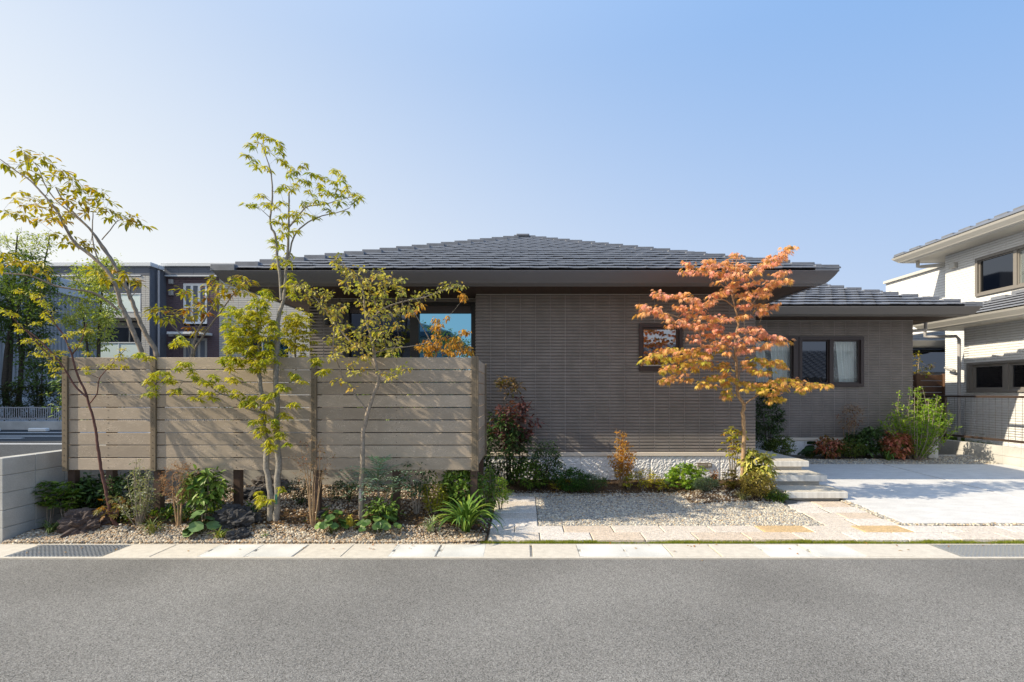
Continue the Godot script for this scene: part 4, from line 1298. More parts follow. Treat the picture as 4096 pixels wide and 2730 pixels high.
func build_fence() -> void:
	var f := thing("slat_fence", "taupe wood-grain board fence on dark brown legs, returning at its right end", "fence", Vector3.ZERO)
	var y0 := 0.763
	var pitch := 0.1573
	var posts := [-5.70, -4.60, -2.60, -0.605]
	for r in 9:
		for k in 3:
			var b := mb()
			b.cbox(Vector3(posts[k] + 0.004, y0 + r * pitch, -6.438), Vector3(posts[k + 1] - 0.002, y0 + r * pitch + 0.147, -6.4), 0.004)
			part("board", b, M["board_%d" % rng.randi_range(0, 3)], f)
	for r in 9:
		var b := mb()
		b.cbox(Vector3(-0.62, y0 + r * pitch, -8.0), Vector3(-0.597, y0 + r * pitch + 0.149, -6.46), 0.004)
		part("board", b, M["board_%d" % rng.randi_range(0, 3)], f)
	for k in 4:
		var b := mb()
		b.cbox(Vector3(posts[k] - 0.036, y0 - 0.012, -6.398), Vector3(posts[k] + 0.03, y0 + 9 * pitch + 0.004, -6.372), 0.003)
		part("post", b, M.post, f)
	for q in [[-0.572, -0.556, -6.42, -6.37], [-0.595, -0.57, -8.02, -7.985]]:
		var b := mb()
		b.cbox(Vector3(q[0], y0 - 0.01, q[2]), Vector3(q[1], y0 + 9 * pitch, q[3]), 0.002)
		part("edge_strip", b, M.post, f)
	for x in [-5.68, -5.2, -4.6, -3.6, -2.6, -1.6, -0.62]:
		var b := mb()
		b.cbox(Vector3(x - 0.043, -0.1, -6.525), Vector3(x + 0.043, 2.15, -6.441), 0.003)
		part("leg", b, M.leg, f)
	var e := mb()
	e.cbox(Vector3(-0.7, -0.1, -8.06), Vector3(-0.62, 2.15, -7.97), 0.003)
	part("leg", e, M.leg, f)
	var sc := mb()
	for r in 9:
		for x in [-5.705, -4.605, -2.605, -0.61, -5.18, -3.58, -1.58]:
			var front := -6.371 if posts.any(func(p): return absf(p - x) < 0.03) else -6.399
			for d in [0.03, 0.117]:
				sc.tube([Vector3(x, y0 + r * pitch + d, front - 0.003), Vector3(x, y0 + r * pitch + d, front + 0.003)], [0.0055, 0.004], 6)
	tag(part("screws", sc, M.screw, f), "", "", "", "stuff")

	# block wall on the left boundary
	var w := thing("block_wall", "grey concrete block wall running back along the left boundary", "wall", Vector3.ZERO)
	var core := mb()
	core.box(Vector3(-6.09, -0.2, -9.4), Vector3(-5.955, 0.97, -5.86))
	part("core", core, M.mortar, w)
	for r in 5:
		for i in 9:
			var b := mb()
			var z0 := 5.855 + i * 0.4 - (0.2 if r % 2 and false else 0.0)
			b.cbox(Vector3(-6.1, 0.98 - (r + 1) * 0.2 + 0.003, -z0 - 0.396), Vector3(-5.945, 0.98 - r * 0.2 - 0.003, -z0), 0.004)
			part("block", b, M.block, w)
	# low concrete wall holding the terrace
	var t := thing("retaining_wall", "low plain pale concrete wall behind the slatted fence", "wall", Vector3.ZERO)
	var b := mb()
	b.cbox(Vector3(-5.93, -0.1, -8.07), Vector3(-0.75, 0.78, -7.93), 0.006)
	part("wall_face", b, M.stucco, t)


func build_right() -> void:
	# boundary wall and wire fence
	var w := thing("block_wall", "low pale block wall along the right edge of the driveway", "wall", Vector3.ZERO)
	var core := mb()
	core.box(Vector3(10.12, -0.2, -14.6), Vector3(10.22, 0.59, -6.0))
	part("core", core, M.mortar, w)
	for r in 3:
		for i in 21:
			var b := mb()
			var z0 := 6.0 + i * 0.4
			b.cbox(Vector3(10.1, 0.6 - (r + 1) * 0.2 + 0.002, -z0 - 0.398), Vector3(10.24, 0.6 - r * 0.2 - 0.002, -z0), 0.003)
			part("block", b, M.concrete, w)
	var f := thing("mesh_fence", "dark brown steel fence with wire mesh on the low right wall", "fence", Vector3(10.17, 0, 0))
	for y in [0.72, 1.64]:
		var b := mb()
		b.cbox(Vector3(-0.02, y - 0.025, -14.5), Vector3(0.02, y + 0.025, -6.0), 0.004)
		part("rail", b, M.rail, f)
	for z in [6.3, 8.3, 10.3, 12.35, 12.55, 14.4]:
		var b := mb()
		b.cbox(Vector3(-0.025, 0.55, -z - 0.025), Vector3(0.025, 1.66, -z + 0.025), 0.003)
		part("post", b, M.rail, f)
	var wires := mb()
	var z := 6.1
	while z < 14.4:
		wires.tube([Vector3(0.01, 0.745, -z), Vector3(0.01, 1.615, -z)], [0.003, 0.003], 4)
		z += 0.15
	for i in 17:
		var y := 0.77 + i * 0.0515
		wires.tube([Vector3(0.016, y, -6.05), Vector3(0.016, y, -14.45)], [0.0022, 0.0022], 4)
	tag(part("wire_mesh", wires, M.rail, f), "", "", "", "stuff")
	var tp := thing("concrete_post", "short pale concrete bollard behind the large green shrub", "bollard", Vector3(9.0, 0.2, -11.35))
	var b2 := mb()
	b2.cbox(Vector3(-0.1, -0.1, -0.1), Vector3(0.12, 0.55, 0.1), 0.012)
	part("shaft", b2, M.slab_light, tp)
	var ed := mb()
	ed.cbox(Vector3(8.7, 0.1, -11.62), Vector3(10.09, 0.32, -11.52), 0.006)
	tag(part("kerb", ed, M.concrete), "low concrete kerb across the gravel by the right wall", "kerb")

	# the white two-storey house on the right
	var h := thing("white_house", "white two-storey house with dark tiled roofs on the right edge", "house", Vector3.ZERO)
	# lower room: wall towards the driveway, x = 11.1, from z 12.9 forward
	siding(h, Vector3(11.1, 0.72, -12.9), -PI / 2, 3.5, 2.68, [Rect2(0.12, 1.02, 1.95, 0.72)], M.white_wall, M.white_grout, 0.3, 0.06, 5, 0.008)
	siding(h, Vector3(11.88, 0.72, -12.903), PI, 0.78, 2.68, [], M.white_wall, M.white_grout, 0.3, 0.06, 5, 0.008)
	siding(h, Vector3(11.1, 0.72, -9.4), 0, 6.0, 4.85, [], M.white_wall, M.white_grout, 0.3, 0.06, 5, 0.008)
	siding(h, Vector3(11.9, 0.72, -14.45), -PI / 2, 1.6, 2.9, [], M.white_wall, M.white_grout, 0.3, 0.06, 5, 0.008)
	rough_base(h, Vector3(11.11, 0.3, -12.9), -PI / 2, 3.5, 0.42, M.foundation)
	rough_base(h, Vector3(11.91, 0.3, -14.45), -PI / 2, 1.55, 0.42, M.foundation)
	var win := node("window", h, Vector3(11.1, 1.74, -12.9), -PI / 2)
	var fr := mb()
	frame_box(fr, 0.12, 2.07, 0.0, 0.72, 0.05, -0.08, 0.05)
	fr.box(Vector3(0.171, 0.051, -0.07), Vector3(0.25, 0.669, 0.03))
	fr.box(Vector3(1.1, 0.051, -0.07), Vector3(1.2, 0.669, 0.03))
	frame_box(fr, 0.2505, 1.0995, 0.0515, 0.6685, 0.06, -0.06, 0.01)
	frame_box(fr, 1.2005, 2.0195, 0.0515, 0.6685, 0.06, -0.06, 0.01)
	part("frame", fr, M.grey_frame, win)
	pane(win, 0.311, 1.039, 0.112, 0.608, -0.03, M.dark_mirror)
	pane(win, 1.261, 1.959, 0.112, 0.608, -0.03, M.dark_mirror)
	# upper floor, x = 11.9, far corner at z 14.45
	siding(h, Vector3(11.9, 3.62, -14.45), -PI / 2, 5.05, 1.95, [Rect2(1.0, 0.62, 2.16, 1.0)], M.white_wall, M.white_grout, 0.455, 0.065, 4, 0.006)
	var up := node("window", h, Vector3(11.9, 4.24, -14.45), -PI / 2)
	fr = mb()
	frame_box(fr, 1.0, 3.16, 0.0, 1.0, 0.07, -0.1, 0.05)
	fr.box(Vector3(2.03, 0.071, -0.06), Vector3(2.12, 0.929, 0.03))
	frame_box(fr, 1.0705, 2.0295, 0.0705, 0.9295, 0.03, -0.06, 0.0)
	frame_box(fr, 2.1205, 3.0895, 0.0705, 0.9295, 0.03, -0.06, 0.0)
	part("frame", fr, M.grey_frame, up)
	pane(up, 1.101, 1.999, 0.101, 0.899, -0.03, M.dark_mirror)
	pane(up, 2.151, 3.059, 0.101, 0.899, -0.03, M.glass)
	curtain(up, [1.02, 2.05, 1.02, 2.05], 0.02, 0.36, -0.25, M.curtain)
	curtain(up, [2.1, 3.12, 2.1, 3.12], 0.02, 0.98, -0.2, M.curtain)
	var ins := mb()
	ins.box(Vector3(13.2, 3.6, -14.4), Vector3(13.3, 5.55, -9.6))
	ins.box(Vector3(12.05, 3.55, -14.4), Vector3(13.2, 3.6, -9.6))
	ins.box(Vector3(12.06, 3.62, -14.44), Vector3(20, 5.55, -14.3))
	ins.box(Vector3(12.06, 5.602, -14.44), Vector3(20, 5.64, -9.5))
	part("inner_wall", ins, M.room, h)
	var hood := mb()
	hood.cbox(Vector3(11.78, 5.15, -14.2), Vector3(11.9, 5.3, -14.02), 0.01)
	part("vent_hood", hood, M.alu, h)
	# upper eaves
	part("gutter_fascia", ring(11.05, 22.0, -8.6, -15.4, [Vector2(-0.03, 5.72), Vector2(-0.03, 5.74), Vector2(0, 5.74), Vector2(-0.03, 5.69), Vector2(-0.12, 5.6), Vector2(-0.13, 5.585), Vector2(-0.17, 5.575), Vector2(-0.2, 5.56), Vector2(-0.3, 5.56)]), M.cream, h)
	var so := mb()
	so.box(Vector3(11.32, 5.565, -15.1), Vector3(21.0, 5.6, -8.9))
	part("soffit", so, M.cream_soffit, h)
	hip_west(h, 11.1, 5.76, -8.6, -15.35, 3.0, 24, M.roof)
	# lower eaves
	part("gutter_fascia", ring(10.3, 14.0, -8.6, -13.6, [Vector2(-0.03, 3.5), Vector2(-0.03, 3.515), Vector2(0, 3.515), Vector2(-0.03, 3.47), Vector2(-0.12, 3.38), Vector2(-0.13, 3.365), Vector2(-0.17, 3.355), Vector2(-0.2, 3.34), Vector2(-0.3, 3.34)]), M.cream, h)
	so = mb()
	so.box(Vector3(10.55, 3.345, -13.3), Vector3(11.88, 3.38, -8.9))
	part("soffit", so, M.cream_soffit, h)
	hip_west(h, 10.36, 3.54, -8.6, -13.55, 1.5, 6, M.roof_b)
	# porch roof further back
	part("gutter_fascia", ring(11.15, 14.0, -14.7, -17.0, [Vector2(-0.03, 3.2), Vector2(0, 3.22), Vector2(-0.1, 3.08), Vector2(-0.2, 3.05), Vector2(-0.3, 3.05)]), M.cream, h)
	var pr := mb()
	pr.box(Vector3(11.2, 3.16, -16.95), Vector3(14, 3.24, -14.75))
	part("porch_roof", pr, M.roof_b, h)
	# back wing: tall white wall with a sloping look, and the wall that faces the garden
	siding(h, Vector3(12.6, 3.6, -17.8), -PI / 2, 3.3, 1.9, [], M.white_wall, M.white_grout, 0.455, 0.08, 4, 0.006)
	var cp := mb()
	cp.box(Vector3(12.5, 5.5, -17.8), Vector3(12.9, 5.58, -14.46))
	part("coping", cp, M.cream, h)
	siding(h, Vector3(11.0, 0.5, -17.2), 0, 4.2, 3.4, [Rect2(1.3, 1.85, 2.2, 0.95)], M.white_wall, M.white_grout, 0.455, 0.08, 4, 0.006)
	win = node("window", h, Vector3(12.3, 2.35, -17.2))
	fr = mb()
	frame_box(fr, 0, 2.2, 0, 0.95, 0.07, -0.1, 0.04)
	part("frame", fr, M.grey_frame, win)
	pane(win, 0.07, 2.13, 0.07, 0.88, -0.03, M.dark_mirror)
	var bk := mb()
	bk.box(Vector3(12.75, 3.6, -17.8), Vector3(14.5, 5.5, -17.7))
	part("back_wall", bk, M.white_wall, h)
	var dp := mb()
	dp.tube([Vector3(10.52, 3.36, -13.42), Vector3(10.52, 3.2, -13.42), Vector3(10.6, 3.18, -13.38), Vector3(10.98, 3.16, -13.0), Vector3(11.03, 3.08, -12.97), Vector3(11.03, 0.45, -12.97)], [0.038, 0.038, 0.038, 0.038, 0.038, 0.038], 10)
	part("downpipe", dp, M.pipe, h)
	var dq := mb()
	dq.tube([Vector3(11.55, 5.58, -15.0), Vector3(11.55, 5.42, -15.0), Vector3(11.62, 5.4, -14.95), Vector3(12.0, 5.37, -14.6)], [0.05, 0.05, 0.05, 0.05], 10)
	part("downpipe", dq, M.cream, h)
	var lampb := mb()
	lampb.tube([Vector3(11.88, 2.35, -14.1), Vector3(11.76, 2.35, -14.1)], [0.03, 0.03], 8)
	lampb.tube([Vector3(11.76, 2.33, -14.02), Vector3(11.72, 2.42, -14.25)], [0.04, 0.03], 8)
	part("wall_lamp", lampb, M.alu, h)

	# brown privacy screen between the houses
	var s := thing("privacy_screen", "reddish brown wooden screen between the grey house and the white one", "screen", Vector3(0, 0, -14.7))
	for x in [9.4, 10.35, 11.3, 12.1]:
		var b := mb()
		b.cbox(Vector3(x - 0.06, 0.3, -0.05), Vector3(x + 0.06, 2.27, 0.06), 0.005)
		part("post", b, M.screen_wood, s)
	for r in 11:
		var b := mb()
		b.cbox(Vector3(9.35, 0.38 + r * 0.17, -0.04), Vector3(12.12, 0.535 + r * 0.17, -0.01), 0.004)
		part("board", b, M.screen_wood, s)


func hip_west(parent: Node, x: float, y: float, zn: float, zf: float, run_w: float, rows: int, m: Material) -> void:  # roof slope that rises away from the driveway, tiles laid along it
	var roof := node("roof", parent)
	var slope := 0.4
	var top := y + run_w * slope
	var b := mb()
	var d := Vector3(0, -0.04, 0)
	b.quad(Vector3(x, y, zf) + d, Vector3(x, y, zn) + d, Vector3(x + run_w, top, zn) + d, Vector3(x + run_w, top, zf + run_w) + d)
	b.tri(Vector3(x + 2 * run_w, y, zf) + d, Vector3(x, y, zf) + d, Vector3(x + run_w, top, zf + run_w) + d)
	b.quad(Vector3(x + run_w, top, zn) + d, Vector3(x + 2 * run_w, y, zn) + d, Vector3(x + 2 * run_w, y, zf) + d, Vector3(x + run_w, top, zf + run_w) + d)
	part("roof_deck", b, M.roof_cap, roof)
	var mesh := tile_mesh(0.305, 0.28, 1)
	var ang := atan(slope)
	var bs := Basis(Vector3.UP, -PI / 2) * Basis(Vector3.RIGHT, ang)
	var step := 0.28 * cos(ang)
	var rest := mb()
	var a: Array = mesh.surface_get_arrays(0)
	var tv: PackedVector3Array = a[Mesh.ARRAY_VERTEX]
	var tn: PackedVector3Array = a[Mesh.ARRAY_NORMAL]
	for j in rows:
		var t := j * step - 0.02
		if t > run_w - 0.2:
			break
		var z := zf + maxf(t, 0) + 0.15 + 0.1525 * (j % 2)
		var n := 0
		while z < zn:
			var p := Vector3(x + t, y + t * slope, z)
			if n < (26 if rows < 10 else 12) and (rows < 10 or j < 3):
				var o := inst("roof_tile", mesh, m, roof, p)
				o.basis = bs
			else:
				for i in tv.size():
					rest.v.append(bs * tv[i] + p)
					rest.n.append(bs * tn[i])
			n += 1
			z += 0.305
	tag(part("roof_tiles", rest, m, roof), "", "", "", "stuff")
	var capb := mb()
	capb.cbox(Vector3(-0.14, -0.05, -0.02), Vector3(0.16, 0.052, 0.36), 0.008)
	var cm := capb.mesh()
	for j in rows:
		var t := j * step + 0.06
		if t > run_w:
			break
		inst("ridge_cap", cm, m, roof, Vector3(x + t + 0.08, y + t * slope + 0.012, zf + t - 0.04))


func build_left() -> void:
	# apartment block
	var h := thing("apartment_building", "three-storey grey tiled apartment block with glazed balconies behind the fence", "building", Vector3.ZERO)
	var zf := -30.5
	var zr := -31.9
	var ang := PI / 2
	var up := mb()
	up.box(Vector3(-33, 0.3, -40), Vector3(-22.35, 9.2, -32.4))
	up.box(Vector3(-22.34, 0.3, -40), Vector3(-6, 9.3, -32.1))
	part("building_core", up, M.apart_dark, h)
	siding(h, Vector3(-33, 8.72, zf), 0, 10.8, 0.5, [], M.apart_dark, M.apart_dark, 0.9, 0.12, 6)
	siding(h, Vector3(-22.7, 0.3, zf - 0.005), 0, 0.48, 8.4, [], M.apart_light, M.apart_dark, 0.24, 0.11, 2)
	siding(h, Vector3(-22.2, 0.3, zf), PI / 2, 1.5, 8.95, [], M.apart_dark, M.apart_dark, 0.45, 0.1, 4)
	siding(h, Vector3(-22.2, 0.3, zr), 0, 3.3, 8.7, [Rect2(1.1, 5.7, 1.45, 2.5), Rect2(1.1, 2.4, 1.45, 2.4)], M.apart_brick, M.apart_dark, 0.42, 0.13, 8, 0.02)
	siding(h, Vector3(-18.9, 0.3, zr + 0.01), 0, 8.0, 8.7, [Rect2(1.8, 3.4, 2.6, 1.5)], M.apart_light, M.apart_dark, 0.6, 0.11, 6, 0.02)
	siding(h, Vector3(-22.15, 8.98, zr + 0.25), 0, 12.0, 0.5, [], M.apart_dark, M.apart_dark, 0.9, 0.12, 6)
	var cop := mb()
	cop.cbox(Vector3(-33, 9.22, zf - 0.5), Vector3(-22.05, 9.46, zf + 0.15), 0.02)
	cop.box(Vector3(-22.3, 9.23, -31.5), Vector3(-22.04, 9.45, zf - 0.52))
	cop.cbox(Vector3(-22.3, 9.5, zr - 0.3), Vector3(-10, 9.72, zr + 0.4), 0.02)
	part("coping", cop, M.apart_trim, h)
	var line := mb()
	line.box(Vector3(-33, 8.66, zf - 0.3), Vector3(-22.72, 8.72, zf + 0.06))
	line.box(Vector3(-22.1, 8.9, zr + 0.02), Vector3(-10, 8.97, zr + 0.3))
	part("drip_edge", line, M.apart_trim, h)
	for k in 2:
		var y: float = 7.6 - k * 2.9
		var bal := node("balcony", h, Vector3(0, y, zf))
		var fl := mb()
		fl.cbox(Vector3(-33, -1.42, -1.45), Vector3(-22.73, -1.1, 0.0), 0.01)
		part("balcony_floor", fl, M.apart_light, bal)
		var rl := mb()
		rl.box(Vector3(-33, -0.03, -0.05), Vector3(-22.73, 0.03, 0.03))
		rl.box(Vector3(-33, -1.09, -0.04), Vector3(-22.73, -1.03, 0.02))
		for i in 9:
			rl.box(Vector3(-22.8 - i * 1.27, -1.03, -0.035), Vector3(-22.75 - i * 1.27, -0.031, 0.02))
		part("railing", rl, M.apart_trim, bal)
		for i in 8:
			var b := mb()
			b.box(Vector3(-22.81 - i * 1.27 - 1.2, -1.02, -0.02), Vector3(-22.81 - i * 1.27, -0.04, -0.005))
			part("balcony_panel", b, M.frost, bal)
		var win := node("window", h, Vector3(-27.6, y - 1.05, -31.95))
		var fr := mb()
		frame_box(fr, 0, 4.6, 0, 2.2, 0.07, -0.1, 0.05)
		fr.box(Vector3(1.5, 0.071, -0.05), Vector3(1.57, 2.129, 0.03))
		fr.box(Vector3(3.05, 0.071, -0.05), Vector3(3.12, 2.129, 0.03))
		part("frame", fr, M.alu, win)
		for i in 3:
			pane(win, 0.072 + i * 1.53, 1.498 + i * 1.53, 0.072, 2.128, -0.02, M.dark_mirror)
		var bw := mb()
		bw.box(Vector3(-33, -1.4, -1.6), Vector3(-27.61, 1.2, -1.46))
		bw.box(Vector3(-22.99, -1.4, -1.6), Vector3(-22.4, 1.2, -1.46))
		bw.box(Vector3(-27.6, 1.16, -1.6), Vector3(-23.0, 1.4, -1.46))
		part("balcony_wall", bw, M.apart_light, bal)
	var lowf := mb()
	lowf.box(Vector3(-33, 0.3, zf - 1.4), Vector3(-22.75, 1.9, zf))
	part("ground_floor", lowf, M.apart_tile, h)
	for k in 2:
		var win := node("window", h, Vector3(-21.1, [6.0, 2.7][k], zr))
		var fr := mb()
		frame_box(fr, 0, 1.45, 0, [2.5, 2.4][k], 0.06, -0.1, 0.06)
		for i in 3:
			frame_box(fr, 0.062 + i * 0.445, 0.5 + i * 0.445, 0.062, [2.438, 2.338][k], 0.07, -0.08, 0.03)
			fr.box(Vector3(0.133 + i * 0.445, 1.0, -0.07), Vector3(0.429 + i * 0.445, 1.08, 0.025))
		part("frame", fr, [M.paint, M.alu][k], win)
		for i in 3:
			pane(win, 0.133 + i * 0.445, 0.429 + i * 0.445, 0.133, [2.367, 2.267][k], -0.03, M.mirror)
	var can := mb()
	can.cbox(Vector3(-21.5, 5.25, zr + 0.03), Vector3(-19.3, 5.4, zr + 1.0), 0.02)
	part("entrance_canopy", can, M.apart_trim, h)
	for q in [[-21.95, 8.45], [-21.95, 7.75], [-21.95, 5.2], [-21.95, 4.55]]:
		var b := mb()
		b.cbox(Vector3(q[0], q[1], zr + 0.02), Vector3(q[0] + 0.26, q[1] + 0.3, zr + 0.2), 0.02)
		part("vent_hood", b, M.alu, h)
	var win2 := node("window", h, Vector3(-17.1, 3.7, zr + 0.01))
	var f2 := mb()
	frame_box(f2, 0, 2.6, 0, 1.5, 0.07, -0.1, 0.06)
	f2.box(Vector3(0.85, 0.071, -0.06), Vector3(0.92, 1.429, 0.03))
	part("frame", f2, M.alu, win2)
	pane(win2, 0.071, 0.849, 0.071, 1.429, -0.03, M.dark_mirror)
	pane(win2, 0.921, 2.529, 0.071, 1.429, -0.03, M.mirror)
	var dp := mb()
	dp.tube([Vector3(-22.0, 0.4, -30.95), Vector3(-22.0, 9.1, -30.95)], [0.06, 0.06], 8)
	part("downpipe", dp, M.pipe, h)

	# corrugated building
	var c := thing("corrugated_building", "grey corrugated metal shed wall behind the trees at the left edge", "building", Vector3.ZERO)
	var b := mb()
	var z := 12.0  # near end lengthened out of view so its shadow covers the lot
	while z < 26.4:
		var x := -22.0
		var pts := [[0.0, 0.0], [0.03, 0.05], [0.11, 0.05], [0.14, 0.0], [0.2, 0.0]]
		for i in 4:
			var a := Vector3(x + pts[i][1], 0.3, -z - pts[i][0])
			var d := Vector3(x + pts[i + 1][1], 0.3, -z - pts[i + 1][0])
			b.quad(a, d, d + Vector3(0, 6.1, 0), a + Vector3(0, 6.1, 0))
		z += 0.2
	part("wall", b, M.corrugated, c)
	var core := mb()
	core.box(Vector3(-40, 0.2, -26.45), Vector3(-22.02, 6.9, -12.1))
	part("core", core, M.corrugated, c)
	var para := mb()
	para.cbox(Vector3(-22.6, 6.4, -26.6), Vector3(-21.85, 7.15, -11.9), 0.03)
	part("parapet", para, M.coping, c)
	var basew := mb()
	basew.cbox(Vector3(-22.2, 0.3, -26.5), Vector3(-21.8, 1.55, -12.0), 0.02)
	part("plinth", basew, M.coping, c)
	var wn := node("window", c, Vector3(-21.93, 2.35, -19.2), PI / 2)
	var fr := mb()
	frame_box(fr, 0, 1.9, 0, 1.5, 0.08, -0.05, 0.06)
	part("frame", fr, M.alu, wn)
	pane(wn, 0.081, 1.819, 0.081, 1.419, 0.0, M.dark_mirror)

	# low wall, picket fence and wheel stops of the parking lot
	var w := thing("low_wall", "low rough concrete wall at the back of the parking lot", "wall", Vector3.ZERO)
	var wb := mb()
	wb.cbox(Vector3(-21.7, 0.3, -18.55), Vector3(-9, 0.7, -18.4), 0.01)
	part("wall_face", wb, M.concrete, w)
	var pf := thing("picket_fence", "pale metal picket fence on the low wall behind the parking lot", "fence", Vector3(0, 0, -18.47))
	var rails := mb()
	rails.box(Vector3(-21.6, 0.78, -0.02), Vector3(-9, 0.82, 0.02))
	rails.box(Vector3(-21.6, 1.17, -0.02), Vector3(-9, 1.21, 0.02))
	part("rails", rails, M.pipe, pf)
	var pk := mb()
	pk.box(Vector3(-0.012, 0.72, 0.021), Vector3(0.012, 1.2, 0.035))
	var pm := pk.mesh()
	for i in 155:
		inst("picket", pm, M.pipe, pf, Vector3(-21.5 + i * 0.08, 0, 0))
	var stop := mb()
	stop.cbox(Vector3(-0.31, 0.0, -0.08), Vector3(0.31, 0.12, 0.08), 0.025)
	var sm := stop.mesh()
	for i in 4:
		var o := inst("wheel_stop", sm, M.stop, self, Vector3([-18.05, -16.45, -15.2, -13.6][i], 0.405, -17.35 - i * 0.06))
		tag(o, ["white concrete wheel stop cut by the left edge of the photo", "middle white concrete wheel stop left of the fence", "white concrete wheel stop just left of the fence end", "white concrete wheel stop hidden behind the fence boards"][i], "wheel stop", "wheel stops in the parking lot")


func build_opposite() -> void:  # the houses across the road, seen only in the window panes
	var a := thing("opposite_house", "plastered house across the road, mirrored in the garden window", "house", Vector3(0, 0, 10.5))
	var b := mb()
	b.box(Vector3(-14, 0, 0), Vector3(-4.9, 4.85, 8))
	part("wall", b, M.plaster, a)
	var r := mb()
	var e := 0.9
	var c := [Vector3(-14 - e, 4.85, -e), Vector3(-4.9 + e, 4.85, -e), Vector3(-4.9 + e, 4.85, 8 + e), Vector3(-14 - e, 4.85, 8 + e)]
	var u := Vector3(0, 0.25, 0)
	for i in 4:
		var j := (i + 1) % 4
		r.quad(c[j], c[i], c[i] + u, c[j] + u)
	var t0 := Vector3(-9.5, 7.0, 3.5)
	for i in 4:
		r.tri(c[(i + 1) % 4] + u, c[i] + u, t0)
	r.quad(c[0], c[1], c[2], c[3])
	part("roof", r, M.roof_cap, a)
	var k := thing("opposite_house", "low house with wavy grey tiles across the road, mirrored in the small window", "house", Vector3(3.5, 0, 11))
	var w := mb()
	w.box(Vector3(0, 0, 0), Vector3(20, 2.7, 7))
	part("wall", w, M.plaster, k)
	var kr := mb()
	for j in 14:
		for i in 160:
			var q := []
			for d in [[i, j], [i + 1, j], [i + 1, j + 1], [i, j + 1]]:
				var x: float = -0.6 + d[0] * 0.13
				var z: float = -0.8 + d[1] * 0.3
				q.append(Vector3(x, 2.7 + (z + 0.8) * 0.5 + 0.06 * sin(x * TAU / 0.52) + (0.04 if d[1] == j else 0.0), z))
			kr.quad(q[1], q[0], q[3], q[2])
	part("roof", kr, M.kawara, k)
	var gb := mb()
	gb.quad(Vector3(21, 2.6, 8), Vector3(-0.6, 2.6, 8), Vector3(-0.6, 4.8, 3.4), Vector3(21, 4.8, 3.4))
	part("roof_back", gb, M.kawara, k)


# ---------------------------------------------------------------- plants

func bearings(list: Array, z: float, jitter: float, front := -1.0, copies := 1, away := 9.0) -> Array:
	var out := []
	for i in list.size() * copies:
		var q: Array = list[i % list.size()].duplicate()
		if i >= list.size():
			q[0] += rng.randf_range(-away, away)
			q[1] += rng.randf_range(-away, away)
		var d := z + rng.randf_range(-jitter, jitter)
		if front > 0 and q[1] > 812:
			d = minf(d, front - rng.randf_range(0.0, 0.25))
		out.append(at(q[0], q[1], d))
	return out


func stem(list: Array, z0: float, z1: float) -> Array:
	var out := []
	for i in list.size():
		out.append(at(list[i][0], list[i][1], lerpf(z0, z1, float(i) / maxf(1, list.size() - 1))))
	return out


func smooth(p: Array, cuts := 3) -> Array:
	var out := []
	for i in p.size() - 1:
		var a: Vector3 = p[max(i - 1, 0)]
		var b: Vector3 = p[i]
		var c: Vector3 = p[i + 1]
		var d: Vector3 = p[min(i + 2, p.size() - 1)]
		for k in cuts:
			out.append(b.cubic_interpolate(c, a, d, float(k) / cuts))
	out.append(p[p.size() - 1])
	return out


